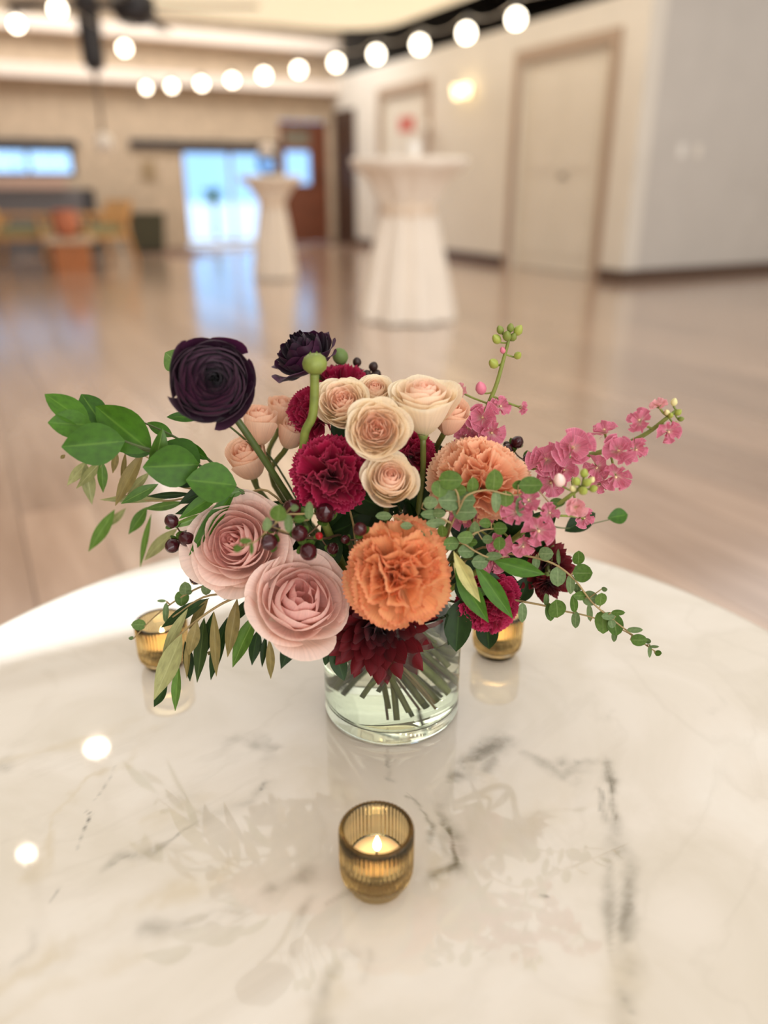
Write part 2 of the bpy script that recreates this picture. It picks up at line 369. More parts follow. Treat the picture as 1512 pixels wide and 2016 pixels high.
for k, (px, py, lab) in enumerate([(1342, 297, 'white switch plate on the grey wall, bluish sheen'), (1374, 297, 'cream switch plate on the grey wall beside the white one')]):
    v, z = bwall(px, py, NEAR_U)
    t = empty('switch_plate', lab, 'switch', UV(NEAR_U, v, z)); t.rotation_euler[2] = ROOM_RZ
    ob('plate', MB().box((-.045, -.008, -.06), (.045, 0, .06)).mesh('plate'), M_white if k == 0 else M_cream, t)
    ob('toggle', MB().box((-.012, -.016, -.02), (.012, -.008, .02)).mesh('toggle'), M_white, t)

# suspended ceiling panels
def cloud(name, label, u0, u1, v0, v1, r, z0, z1, mat):
    pts = []
    for cu, cv, a0 in ((u1-r, v1-r, 0), (u1-r, v0+r, PI/2), (u0+r, v0+r, PI), (u0+r, v1-r, 3*PI/2)):
        for k in range(9):
            a = a0+PI/2*k/8; pts.append((cu+r*math.cos(a), cv+r*math.sin(a)))
    # angle runs from +u towards -v in this list: swap to keep the corners in order
    pts = []
    for cu, cv, a0 in ((u1-r, v1-r, 0), (u0+r, v1-r, PI/2), (u0+r, v0+r, PI), (u1-r, v0+r, 3*PI/2)):
        for k in range(9):
            a = a0+PI/2*k/8; pts.append((cu+r*math.cos(a), cv+r*math.sin(a)))
    n = len(pts); v = [UV(p[0], p[1], z0) for p in pts]+[UV(p[0], p[1], z1) for p in pts]
    f = [tuple(range(n)), tuple(range(2*n-1, n-1, -1))]+[(k, k+n, (k+1) % n+n, (k+1) % n) for k in range(n)]
    t = empty(name, label, 'ceiling panel', UV((u0+u1)/2, (v0+v1)/2, z0))
    o = ob('panel', mk('panel', [q-t.location for q in v], f, False), mat, t)
    wires = MB()
    for a in (u0+r, u1-r):
        for b in (v0+r, v1-r): q = UV(a, b, z1)-t.location; wires.tube([q, q+Vector((0, 0, CEIL_Z-z1))], .006, 6)
    ob('hanger_wires', wires.mesh('hanger_wires'), M_steel, t)
cloud('ceiling_panel', 'large cream ceiling panel with rounded corners and an added soft glow', 5.2, 11.0, 2.0, 5.5, .8, 2.84, 2.98, M_cloud)
cloud('ceiling_panel', 'pale pinkish ceiling panel hanging behind the dark fan', 6.5, 11.6, -3.2, 1.6, .3, 3.0, 3.12, M_offwhite)

# ceiling fan
FU = 7.0; fv, fz = bwall(262, 12, FU)
t = empty('ceiling_fan', 'dark ceiling fan with long blades hanging on a rod', 'fan', UV(FU, fv, fz)); t.rotation_euler[2] = ROOM_RZ
ob('motor_housing', lathe_mesh('motor_housing', [(0, -.12), (.10, -.12), (.16, -.05), (.16, .06), (.05, .10), (0, .10)], 28), M_black, t)
ob('downrod', MB().tube([(0, 0, .1), (0, 0, CEIL_Z-fz)], .02).mesh('downrod', True), M_black, t)
bl = MB().box((.16, -.07, -.008), (.95, .07, .008)).mesh('blade')
for k in range(4):
    o = ob('blade', bl, M_black, t); o.rotation_euler = (.15, 0, k*PI/2-.45)
# pendant globe
GU = 7.6; gv, gz = bwall(205, 281, GU)
t = empty('pendant_lamp', 'white globe pendant on a long grey rod', 'lamp', UV(GU, gv, gz))
ob('globe', lathe_mesh('globe', [(0, -.08)]+[(.08*math.sin(a*PI/12), -.08*math.cos(a*PI/12)) for a in range(1, 12)]+[(0, .08)], 20), plain('opal_glass', (236, 226, 212), .3), t)
ob('rod', MB().tube([(0, 0, .08), (0, 0, CEIL_Z-gz)], .016, 10).mesh('rod', True), plain('grey_rod', (150, 138, 124), .5), t)
cz_ = bwall(205, 140, GU)[1]-gz
ob('canopy', lathe_mesh('canopy', [(0, cz_), (.06, cz_), (.09, cz_+.06), (.09, CEIL_Z-gz), (0, CEIL_Z-gz)], 16), M_black, t)

# string lights: one festoon thing each, with sockets and bulbs
M_bulb = emit('bulb_glow', (255, 240, 214), 9)
M_cable = plain('pale_cable', (190, 178, 160), .6)
bulb_me = lathe_mesh('bulb', [(0, -.045)]+[(.045*math.sin(a*PI/12), -.045*math.cos(a*PI/12)) for a in range(1, 12)]+[(0, .045)], 18)
sock_me = lathe_mesh('socket', [(.016, .045), (.016, .085), (.006, .09), (0, .09)], 10)
def festoon(label, pts, pre, post):
    root = empty('string_light', label, 'string lights', pts[0], 'string lights under the ceiling')
    path = []; allp = [pre]+[p+Vector((0, 0, .09)) for p in pts]+[post]
    for a, b in zip(allp, allp[1:]):
        for k in range(6):
            s = k/6; q = a.lerp(b, s); q.z -= .05*4*s*(1-s)*(0 if a is pre or b is post else 1); path.append(q)
    path.append(allp[-1])
    ob('cable', MB().tube([p-pts[0] for p in path], .004, 6).mesh('cable', True), M_cable, root)
    for p in pts:
        b = ob('bulb', bulb_me, M_bulb, root); b.location = p-pts[0]
        s = ob('socket', sock_me, M_black, b)
B = [(288, 173), (338, 170), (397, 165), (457, 158), (520, 148), (588, 137), (662, 124), (741, 107), (826, 88), (918, 65), (1016, 37)]
Yb = [10, 8.9, 8.1, 7.8, 7.3, 6.7, 6.2, 5.8, 5.4, 5.05, 4.8]
pts = [P(x, y, Y) for (x, y), Y in zip(B, Yb)]
festoon('string of eleven glowing globe bulbs crossing in front of the cream panel', pts, P(245, 172, 11), P(1160, -30, 4.4))
festoon('short string of glowing globe bulbs beside the dark fan', [P(245, 95, 7.0), P(113, 18, 5.6), P(33, 48, 6.4)], P(300, 150, 9), P(-60, 75, 7.2))

# recessed downlights, seen mirrored in the tabletop
for k, (px, py, r, lab) in enumerate([(190, 1472, .044, 'bright downlight hanging above the far side of the marble table'), (52, 1680, .024, 'small bright downlight hanging above the near side of the marble table')]):
    q = onz(px, py, TZ); dd = q-CAMP; dd.z *= -1; p = q+dd*((2.9-TZ)/dd.z)
    t = empty('downlight', lab, 'lamp', p)
    ob('housing', lathe_mesh('housing', [(r+.004, .012), (r+.004, 0), (r+.012, 0), (r+.012, .12), (0, .12)], 24), M_black, t)
    ob('stem', MB().tube([(0, 0, .12), (0, 0, CEIL_Z-2.9)], .008, 8).mesh('stem', True), M_black, t)
    ob('lens', lathe_mesh('lens', [(0, .004), (r+.004, .004), (r+.004, .010), (0, .010)], 24), emit('downlight_glow', (255, 240, 215), 100), t)

# outside: pavement, tree
M_ground = plain('pale_pavement', (236, 238, 240), .9, noise=.03, nscale=2)
o = struct(sbox('ground', BACK_U+.2, 60, -30, 40, -.2, -.05, M_ground), 'pale pavement outside the windows')
tv = bwall(427, 470, 16.5)[0]
t = empty('street_tree', 'small tree with a tufted green crown outside the glazing', 'tree', UV(16.5, tv, -.05))
ob('trunk', MB().tube([(0, 0, 0), (.02, 0, .5), (0, 0, .75)], [.05, .04, .03], 8).mesh('trunk', True), plain('bark', (120, 96, 76), .9), t)
cr = MB(); rr = random.Random(3)
for k in range(60):
    a = rr.random()*2*PI; e = rr.uniform(-.2, 1.3); L = rr.uniform(.25, .45); d = Vector((math.cos(a)*math.cos(e), math.sin(a)*math.cos(e), math.sin(e))); s = d.cross(Vector((0, 0, 1))).normalized()*.04
    b = Vector((0, 0, .72)); mid = b+d*L*.5; cr.add([b, mid+s, b+d*L-Vector((0, 0, .1)), mid-s], [(0, 1, 2, 3)])
c = ob('crown', cr.mesh('crown'), plain('tree_green', (96, 140, 96), .7), t); c['kind'] = 'stuff'

# bar counter on the left
v1 = bwall(188, 400, 12.5)[0]; cz0, cz1 = bwall(90, 372, 12.5)[1], bwall(90, 348, 12.5)[1]
t = empty('bar_counter', 'dark bar counter with a pale pinkish worktop under the wide window', 'counter', UV(12.7, v1-1.5, 0)); t.rotation_euler[2] = ROOM_RZ
ob('counter_front', MB().box((-1.9, -.18, 0), (1.5, .35, cz0)).mesh('counter_front'), plain('slate_panel', (108, 106, 110), .5), t)
ob('worktop', MB().box((-1.95, -.24, cz0), (1.5-.35, .40, cz1)).mesh('worktop'), plain('pink_stone', (196, 164, 146), .4), t)
ob('end_post', MB().box((1.35, -.20, 0), (1.5, -.181, cz0)).mesh('end_post'), M_black, t)

# low timber table, chairs and bin by the counter
M_oak = plain('honey_oak', (206, 158, 100), .5, noise=.08, nscale=14)
M_rust = plain('rust_wood', (184, 112, 58), .5, noise=.08)
M_sage = plain('sage_fabric', (146, 148, 112), .9, noise=.08)
def lounge_chair(label, u, v, rz):
    t = empty('lounge_chair', label, 'chair', UV(u, v, 0), 'wooden lounge chairs by the bar'); t.rotation_euler[2] = rz
    for sx in (-.30, .30):
        ob('leg', MB().tube([(sx, -.30, 0), (sx, -.26, .58)], .028).mesh('leg', True), M_oak, t)
        ob('leg', MB().tube([(sx, .36, 0), (sx, .22, .56)], .028).mesh('leg', True), M_oak, t)
        ob('armrest', MB().box((sx-.045, -.34, .57), (sx+.045, .30, .60)).mesh('armrest'), M_oak, t)
    ob('seat', MB().box((-.28, -.30, .30), (.28, .26, .36)).mesh('seat'), M_oak, t)
    ob('cushion', MB().box((-.26, -.29, .36), (.26, .20, .46)).mesh('cushion'), M_sage, t)
    b = MB(); b.add([(-.28, .22, .36), (.28, .22, .36), (.28, .36, .74), (-.28, .36, .74), (-.28, .27, .36), (.28, .27, .36), (.28, .41, .74), (-.28, .41, .74)], [(0, 1, 2, 3), (7, 6, 5, 4), (0, 4, 5, 1), (1, 5, 6, 2), (2, 6, 7, 3), (3, 7, 4, 0)])
    ob('backrest', b.mesh('backrest'), M_oak, t)
q = onz(58, 525, 0); lounge_chair('honey-coloured wooden lounge chair left of the timber table', q.dot(AU)+.2, q.dot(AV), ROOM_RZ+1.3)
q = onz(232, 530, 0); lounge_chair('honey-coloured wooden lounge chair between timber table and green bin', q.dot(AU)+.85, q.dot(AV)-.08, ROOM_RZ-1.2)
q = onz(148, 535, 0); qq = UV(q.dot(AU)+.25, q.dot(AV))
t = empty('timber_table', 'low timber table with a rust-coloured block base', 'table', qq); t.rotation_euler[2] = ROOM_RZ
tt = P(148, 468, qq.y).z
ob('block_base', MB().box((-.19, -.19, 0), (.19, .19, tt-.05)).mesh('block_base'), M_rust, t)
ob('table_top', MB().box((-.27, -.25, tt-.05), (.27, .25, tt)).mesh('table_top'), plain('pale_top', (206, 182, 152), .4), t)
t = empty('terracotta_pot', 'round terracotta pot on the low timber table', 'pot', qq+Vector((0, 0, tt)))
ob('pot_body', lathe_mesh('pot_body', [(0, 0), (.07, 0), (.13, .08), (.15, .18), (.12, .28), (.10, .28), (.11, .18), (0, .16)], 24), plain('terracotta', (200, 124, 92), .8), t)
ob('rim', lathe_mesh('rim', [(.10, .28), (.125, .28), (.125, .30), (.10, .30), (.10, .28)], 24), plain('terracotta_rim', (190, 112, 82), .8), t)
q = onz(300, 497, 0); qq = UV(q.dot(AU)+.2, q.dot(AV))
t = empty('waste_bin', 'dark green box-shaped bin against the tan wall', 'bin', qq); t.rotation_euler[2] = ROOM_RZ
hz = P(300, 418, qq.y).z
ob('bin_body', MB().add([(-.20, -.16, .04), (.20, -.16, .04), (.20, .16, .04), (-.20, .16, .04), (-.235, -.19, hz-.04), (.235, -.19, hz-.04), (.235, .19, hz-.04), (-.235, .19, hz-.04)], [(3, 2, 1, 0), (4, 5, 6, 7), (0, 1, 5, 4), (1, 2, 6, 5), (2, 3, 7, 6), (3, 0, 4, 7)]).mesh('bin_body'), plain('dark_olive_plastic', (72, 70, 50), .6), t)
ob('lid', MB().box((-.245, -.20, hz-.04), (.245, .20, hz)).mesh('lid'), plain('dark_olive_lid', (66, 64, 46), .5), t)
ob('plinth', MB().box((-.18, -.14, 0), (.18, .14, .04)).mesh('plinth'), M_black, t)
v, z = bv(292, 335)
t = empty('wall_plaque', 'small dim round plaque on the tan wall above the bin', 'plaque', UV(BACK_U, v, z)); t.rotation_euler[2] = ROOM_RZ
ob('disc', MB().box((-.10, -.03, -.13), (.10, -.001, .13)).mesh('disc'), plain('dim_bronze', (150, 128, 96), .5), t)

# cocktail tables in tied cloths
M_cloth = plain('ivory_satin', (244, 232, 216), .45, noise=.015, nscale=6)
def cocktail(label, px_c, py_base, px_l, px_r, py_top, waist_py, waist_px, base_px, glass):
    q = onz(px_c, py_base, 0); d0 = depth(q)
    rb = base_px/2*d0/FPX; c = Vector((q.x, q.y+rb*.9, 0)); dt = depth(c)
    zt = P(px_c, py_top, c.y).z; zw = P(px_c, waist_py, c.y).z; rt = (px_r-px_l)/2*dt/FPX; rw = waist_px/2*dt/FPX; rb = base_px/2*dt/FPX
    t = empty('cocktail_table', label, 'table', c, 'tall cocktail tables in tied cloths')
    ob('pole', MB().tube([(0, 0, .03), (0, 0, zt-.03)], .035).mesh('pole', True), M_steel, t)
    ob('foot', lathe_mesh('foot', [(0, 0), (rb*.75, 0), (rb*.7, .02), (.04, .03), (0, .03)], 24), M_steel, t)
    ob('table_top', lathe_mesh('table_top', [(0, zt-.03), (rt-.01, zt-.03), (rt-.01, zt-.004), (0, zt-.004)], 40, False), M_offwhite, t)
    prof = [(0, zt), (rt, zt), (rt+.006, zt-.02), (rt*.98, zt-.06)]
    for k in range(1, 9): s = k/8; prof.append((rt*.96+(rw-rt*.96)*(s**.55), zt-.06+(zw-zt+.06)*s))
    for k in range(1, 15): s = k/14; prof.append((rw+(rb-rw)*(s**.85), zw+(.012-zw)*s))
    def mod(a, i):
        if i < 3: return 1
        s = min(1, (i-2)/6) if i < 12 else 1
        return 1+.10*s*math.sin(9*a+.6*math.sin(2*a))+.04*s*math.sin(17*a+1)
    me = MB(); me.lathe(prof, 108, mod=mod); me.f.pop()       # leave the hem open
    ob('tablecloth', me.mesh('tablecloth', True), M_cloth, t)
    ob('sash', lathe_mesh('sash', [(rw*1.05, zw-.05), (rw*1.16, zw-.03), (rw*1.18, zw+.02), (rw*1.05, zw+.05), (rw*1.0, zw), (rw*1.05, zw-.05)], 40), plain('ivory_sash', (240, 220, 196), .5), t)
    return c, zt
M_clear = pane_mat('thin_clear_glass', (235, 242, 248))
c, zt = cocktail('tall cocktail table in an ivory cloth nearer the cream wall', 805, 640, 694, 908, 312, 412, 88, 176, False)
def top_glass(label, p, r, h, g):
    t = empty('glass_votive', label, 'votive', p, g)
    ob('glass_cup', lathe_mesh('glass_cup', [(0, 0), (r*.8, 0), (r, h), (r*.92, h), (r*.72, .008), (0, .008)], 24), plain('frosted_glass', (236, 232, 226), .5), t)
    ob('candle', lathe_mesh('candle', [(0, .008), (r*.6, .008), (r*.6, h*.5), (0, h*.5)], 20), plain('ivory_wax', (244, 236, 220), .5), t)
top_glass('small pale glass votive on the cocktail table nearer the cream wall', c+Vector((.03, 0, zt)), .045, .10, 'votives on the cocktail tables')
c, zt = cocktail('tall cocktail table in an ivory cloth in front of the bright glazing', 538, 552, 474, 590, 346, 400, 44, 82, True)
t = empty('glass_bowl_vase', 'round clear glass vase on the cocktail table by the glazing', 'vase', c+Vector((-.02, 0, zt)))
ob('bowl', lathe_mesh('bowl', [(0, 0), (.06, 0), (.10, .06), (.11, .13), (.08, .21), (.075, .21), (.104, .13), (.094, .06), (.055, .008), (0, .008)], 28), M_clear, t)
ob('flower_posy', lathe_mesh('flower_posy', [(0, .14), (.05, .15), (.085, .21), (.07, .27), (.03, .29), (0, .29)], 16, mod=lambda a, i: 1+.12*math.sin(5*a)), plain('pale_blooms', (240, 226, 214), .8), t)
# ------------------------------------------------------------------ marble coffee table
TC, TR = Vector((-.0064, .544, TZ)), .502
def marble_mat():
    m, nt, out = nmat('polished_marble'); b = nd(nt, 'BsdfPrincipled'); nt.links.new(b.outputs[0], out.inputs[0])
    at = nd(nt, 'Attribute', attribute_name='pt'); sp = nd(nt, 'SeparateColor'); nt.links.new(at.outputs['Color'], sp.inputs[0])
    tc = nd(nt, 'TexCoord')
    def noise(s, d=6, dist=0.0):
        n = nd(nt, 'TexNoise'); n.inputs['Scale'].default_value = s; n.inputs['Detail'].default_value = d; n.inputs['Distortion'].default_value = dist
        nt.links.new(tc.outputs['Object'], n.inputs['Vector']); return n.outputs['Fac']
    base = ramp(nt, noise(5, 6, 1.5), [(.30, lin((206, 195, 176))), (.55, lin((219, 209, 194))), (.75, lin((224, 216, 203)))])
    # faint natural veining everywhere
    n2 = noise(3.2, 8, 2.2); a = nd(nt, 'Math', operation='SUBTRACT'); nt.links.new(n2, a.inputs[0]); a.inputs[1].default_value = .5
    ab = nd(nt, 'Math', operation='ABSOLUTE'); nt.links.new(a.outputs[0], ab.inputs[0])
    thin = ramp(nt, ab.outputs[0], [(0, (.10, .10, .10, 1)), (.035, (0, 0, 0, 1))])
    c = mixc(nt, base, lin((168, 156, 134)), thin)
    # broad veins, broken up by fine noise
    g = ramp(nt, noise(34, 7, .6), [(.30, (.42, .42, .42, 1)), (.66, (1.0, 1.0, 1.0, 1))])
    f = nd(nt, 'Math', operation='MULTIPLY', use_clamp=True); nt.links.new(sp.outputs[0], f.inputs[0]); nt.links.new(g, f.inputs[1])
    c = mixc(nt, c, lin((126, 116, 96)), f.outputs[0])
    c = mixc(nt, c, lin((200, 184, 154)), sp.outputs[1])
    f2 = nd(nt, 'Math', operation='MULTIPLY', use_clamp=True); nt.links.new(sp.outputs[2], f2.inputs[0]); nt.links.new(g, f2.inputs[1])
    c = mixc(nt, c, lin((92, 86, 74)), f2.outputs[0])
    nt.links.new(c, b.inputs['Base Color']); b.inputs['Roughness'].default_value = .045; b.inputs['Specular IOR Level'].default_value = .8; b.inputs['Coat Weight'].default_value = .3; b.inputs['Coat Roughness'].default_value = .01
    return m
M_marble = marble_mat()
rings = np.concatenate([np.linspace(.004, TR-.004, 190), [TR-.0015, TR-.0004, TR]]); nseg = 600
ang = np.linspace(0, 2*PI, nseg, endpoint=False)
zz = np.zeros(len(rings)); zz[-2] = -.0012; zz[-1] = -.003; zz[-3] = -.0001
X = (rings[:, None]*np.cos(ang)).ravel(); Yy = (rings[:, None]*np.sin(ang)).ravel(); Z = np.repeat(zz, nseg)
Wx, Wy = X+TC.x, Yy+TC.y
def wob(x, y, s, seed):
    r = np.random.RandomState(seed); o = np.zeros_like(x)
    for k in range(7):
        f = s*(1.7**k); a = r.uniform(0, 2*PI); o += np.sin(f*(x*np.cos(a)+y*np.sin(a))+r.uniform(0, 6.28)+2*o)/(1.55**k)
    return o
def vein(pix, wpx, strength, warp=6, seed=0):
    q = [onz(x, y, TZ) for x, y in pix]
    sc = m_per_px(q[len(q)//2])
    wx = Wx+wob(Wx, Wy, 45, seed+1)*warp*sc; wy = Wy+wob(Wx, Wy, 45, seed+2)*warp*sc
    dm = np.full(X.shape, 9.)
    for a, b in zip(q, q[1:]):
        dx, dy = b.x-a.x, b.y-a.y; L2 = dx*dx+dy*dy+1e-12
        t = np.clip(((wx-a.x)*dx+(wy-a.y)*dy)/L2, 0, 1); dm = np.minimum(dm, np.hypot(wx-a.x-t*dx, wy-a.y-t*dy))
    vary = np.clip(.72+.45*wob(Wx, Wy, 60, seed+5), .15, 1.3)
    return strength*np.exp(-(dm/(wpx*sc*np.clip(.8+.35*wob(Wx, Wy, 38, seed+9), .35, 1.5)))**2)*vary
soft = np.zeros_like(X); tint = np.zeros_like(X); dark = np.zeros_like(X)
for i, (p, wd, s) in enumerate([
    ([(990, 1458), (950, 1478), (925, 1505), (900, 1535), (882, 1570), (876, 1615)], 19, .80),
    ([(960, 1480), (955, 1540)], 16, .6), ([(985, 1462), (950, 1510)], 22, .42),
    ([(876, 1615), (888, 1660), (893, 1700), (852, 1722)], 17, .8), ([(890, 1650), (900, 1700)], 24, .6),
    ([(1197, 1502), (1212, 1590), (1226, 1650), (1240, 1715), (1247, 1790), (1238, 1860), (1228, 1930), (1246, 2016)], 15, .75),
    ([(1205, 1600), (1215, 1680)], 24, .35), ([(1225, 1880), (1222, 1960), (1240, 2016)], 22, .5),
    ([(1180, 1550), (1188, 1610), (1202, 1665), (1206, 1740), (1203, 1810), (1207, 1880), (1232, 1990)], 7, .45),
    ([(1035, 1476), (1075, 1500), (1118, 1528), (1150, 1500), (1192, 1500)], 9, .35), ([(1110, 1510), (1122, 1530)], 14, .35),
    ([(300, 1822), (400, 1812), (470, 1782), (530, 1752), (605, 1722)], 18, .42), ([(420, 1815), (500, 1775), (560, 1735)], 30, .22),
    ([(690, 1880), (655, 1925), (636, 1975), (628, 2040)], 30, .45), ([(610, 1765), (590, 1810), (583, 1860), (588, 1890)], 9, .40),
    ([(640, 1775), (700, 1745)], 16, .25), ([(355, 1640), (400, 1612), (445, 1588), (500, 1570), (522, 1540)], 8, .40),
    ([(375, 1585), (385, 1610)], 22, .3), ([(440, 1465), (478, 1455), (545, 1470)], 16, .35), ([(530, 1460), (520, 1490)], 14, .3),
    ([(200, 1718), (245, 1690), (290, 1682), (330, 1656), (358, 1636)], 8, .42), ([(0, 1500), (15, 1512)], 12, .4),
    ([(757, 1482), (768, 1510), (766, 1538)], 6, .5), ([(806, 1566), (835, 1592), (847, 1630), (848, 1662)], 5, .5),
    ([(1190, 1412), (1216, 1402)], 6, .35), ([(50, 1830), (60, 1860), (20, 1900)], 10, .25), ([(1400, 1360), (1420, 1390), (1400, 1400)], 7, .25),
    ([(740, 1880), (720, 1930)], 10, .25), ([(700, 1745), (760, 1770)], 12, .2)]):
    soft = np.maximum(soft, vein(p, wd*1.15, s*1.2, 6, i*11))
for i, (p, wd, s) in enumerate([
    ([(0, 1935), (150, 1862), (225, 1800), (330, 1745), (470, 1700)], 26, .55), ([(0, 1505), (130, 1470), (290, 1400)], 26, .4), ([(60, 1720), (150, 1560), (240, 1500), (300, 1420)], 12, .5),
    ([(880, 1480), (960, 1530), (900, 1640), (880, 1720)], 50, .40), ([(1020, 1650), (1100, 1560), (1200, 1600)], 70, .25), ([(0, 2010), (120, 1940), (330, 1830)], 20, .4),
    ([(600, 1500), (700, 1600)], 60, .25), ([(420, 1560), (300, 1600)], 30, .3), ([(690, 1890), (640, 2016)], 60, .35), ([(1230, 1880), (1230, 2016)], 45, .35)]):
    tint = np.maximum(tint, vein(p, wd, s, 14, i*7+300))
for i, (p, wd, s) in enumerate([
    ([(168, 1592), (177, 1600), (172, 1610), (160, 1640), (148, 1672)], 3.2, .75), ([(225, 1510), (205, 1548), (182, 1575)], 2.2, .35), ([(118, 1748), (106, 1770)], 2.5, .6),
    ([(205, 1714), (240, 1688), (262, 1684)], 3.5, .55), ([(300, 1680), (330, 1655), (350, 1640)], 3.5, .6), ([(300, 1692), (312, 1690)], 6, .4),
    ([(522, 1536), (516, 1556)], 4, .6), ([(28, 1772), (38, 1776)], 5, .5), ([(1066, 1765), (1076, 1765)], 4, .8), ([(1046, 1776), (1050, 1776)], 2.5, .6),
    ([(757, 1482), (768, 1510)], 3, .6), ([(806, 1566), (832, 1588)], 3, .5), ([(1136, 1500), (1142, 1503)], 4, .5), ([(942, 1462), (945, 1478)], 3, .4),
    ([(1214, 1930), (1230, 1975), (1246, 2010)], 4, .5), ([(1236, 1760), (1246, 1795)], 5, .45), ([(1185, 1560), (1186, 1600)], 3, .4), ([(762, 1530), (774, 1536)], 4, .5)]):
    dark = np.maximum(dark, vein(p, wd, s, 3, i*5+700))
verts = np.stack([X, Yy, Z], 1).tolist(); nr = len(rings)
faces = [(i*nseg+k, (i+1)*nseg+k, (i+1)*nseg+(k+1) % nseg, i*nseg+(k+1) % nseg) for i in range(nr-1) for k in range(nseg)]
faces.append(tuple(range(nseg)))
pt = np.stack([soft, tint, dark, np.ones_like(soft)], 1).tolist()
b0 = len(verts); lastz = []
for r, z in ((TR, -.022), (TR-.003, -.025), (.02, -.025)):
    verts += [(r*math.cos(a), r*math.sin(a), z) for a in ang]; pt += [(0, 0, 0, 1)]*nseg
st = (nr-1)*nseg
for j in range(3):
    s0 = st if j == 0 else b0+(j-1)*nseg; s1 = b0+j*nseg
    faces += [(s0+k, s1+k, s1+(k+1) % nseg, s0+(k+1) % nseg) for k in range(nseg)]
faces.append(tuple(b0+2*nseg+k for k in range(nseg))[::-1])
tab = empty('marble_table', 'low round table with a polished white marble top and grey veins', 'table', (TC.x, TC.y, 0))
o = ob('tabletop', mk('tabletop', verts, faces, True, pt), M_marble, tab); o.location = (0, 0, TZ)
M_gold = plain('brushed_brass', (176, 140, 84), .35, metal=.9)
ob('pedestal', lathe_mesh('pedestal', [(0, .02), (.07, .02), (.05, .10), (.05, .30), (.12, TZ-.025), (0, TZ-.025)], 40), M_gold, tab)
ob('foot', lathe_mesh('foot', [(0, 0), (.26, 0), (.26, .012), (.07, .02), (0, .02)], 48), M_gold, tab)

# ------------------------------------------------------------------ glass vase, water
VC = onz(771, 1386, TZ); VR, VH = .0655, .128
M_glass = glass_mat('clear_glass', (252, 254, 252), 1.45)
prof = [(0, .0005), (VR-.005, .0005), (VR-.004, .0005), (VR-.001, .0025), (VR, .006), (VR, .0068), (VR, VH-.0028), (VR, VH-.002), (VR-.0015, VH), (VR-.003, VH-.002), (VR-.003, VH-.003), (VR-.003, .0195), (VR-.003, .0185), (VR-.005, .0150), (VR-.006, .0145), (VR-.007, .0143), (0, .0143)]
vz = empty('glass_vase', 'clear cylindrical glass vase holding the bouquet on the marble table', 'vase', VC)
ob('vase_glass', lathe_mesh('vase_glass', prof, 96), M_glass, vz)
M_water = glass_mat('water', (254, 254, 250), 1.333, absorb=((236, 224, 180), 2.0))
o = ob('water', lathe_mesh('water', [(0, .0135), (VR-.0062, .0135), (VR-.0052, .0140), (VR-.0026, .0180), (VR-.0024, .0185), (VR-.0024, .0192), (VR-.0024, .0970), (VR-.0024, .0979), (VR-.0026, .098), (VR-.0035, .098), (0, .098)], 96), M_water); o.location = VC
tag(o, 'clear water filling the lower part of the glass vase', 'water')

# ------------------------------------------------------------------ votive candles
M_amber = glass_mat('amber_glass', (254, 243, 216), 1.45, .0)
M_wax = None
m, nt, out = nmat('candle_wax'); b = nd(nt, 'BsdfPrincipled'); b.inputs['Base Color'].default_value = lin((252, 218, 180)); b.inputs['Roughness'].default_value = .45
b.inputs['Subsurface Weight'].default_value = .6; b.inputs['Subsurface Radius'].default_value = (.01, .006, .003); b.inputs['Subsurface Scale'].default_value = .6; nt.links.new(b.outputs[0], out.inputs[0]); M_wax = m
M_flame = emit('flame', (255, 222, 150), 14); M_wick = plain('charred_wick', (40, 34, 44), .9)
NR = 52; CR, CH = .0268, .052
def rib(a, i): return 1
vp = MB(); n = NR*6; V = []; 
outer = [(.0175, 0), (.0205, .0005), (.0210, .0025), (.0212, .0045), (.0236, .0075), (.0256, .0105), (.0266, .016), (.0268, .03), (.0268, .048), (.0266, .0508), (.0258, .052)]
inner = [(.0236, .0520), (.0229, .0508), (.0228, .03), (.0222, .012), (.018, .0095), (0, .009)]
def votmod(a, i):
    amp = [0, 0, .0, .012, .022, .03, .034, .034, .034, .034, .026][i] if i < 11 else (.006 if 12 <= i <= 14 else 0)
    return 1+amp*(abs(math.cos(a*NR/2))-.6)
vot_me = MB().lathe([(0, 0)]+outer+inner, n, mod=lambda a, i: votmod(a, i-1) if i > 0 else 1).mesh('holder', True)
wax_me = lathe_mesh('wax', [(0, .0095), (.0185, .0095), (.0188, .011), (.0188, .0255), (.0182, .0262), (.012, .0258), (0, .0254)], 48)
cup_me = lathe_mesh('tealight_cup', [(.0190, .0094), (.0194, .0094), (.0194, .0268), (.0190, .0268), (.0190, .0094)], 48)
flame_me = lathe_mesh('flame', [(0, 0), (.0016, .001), (.0027, .0035), (.0027, .006), (.0017, .0095), (.0006, .0125), (0, .014)], 14)
wick_me = MB().tube([(0, 0, .024), (.0002, 0, .029), (.0006, 0, .032)], .0007, 6).mesh('wick', True)
cand0 = None
def votive(label, px, py, rot):
    p = onz(px, py, TZ); t = empty('votive_candle', label, 'candle', p, 'lit votive candles on the marble table'); t.rotation_euler[2] = rot
    ob('holder', vot_me, M_amber, t)
    wx = ob('wax', wax_me, M_wax, t); ob('wick', wick_me, M_wick, wx); ob('tealight_cup', cup_me, M_clear, t)
    f = ob('flame', flame_me, M_flame, t); f.location = (.0005, 0, .0305)
    l = bpy.data.lights.new('candle_flame_light', 'POINT'); l.energy = .018; l.color = (1, .68, .34); l.shadow_soft_size = .003
    lo = bpy.data.objects.new('candle_flame_light', l); COL.objects.link(lo); lo.parent = t; lo.location = (0, 0, .040)
    return t
votive('lit tealight in a ribbed amber glass holder standing alone in front of the vase', 741.5, 1735, .02)
votive('lit tealight in an amber glass holder behind the drooping olive leaves', 326, 1304, .4)
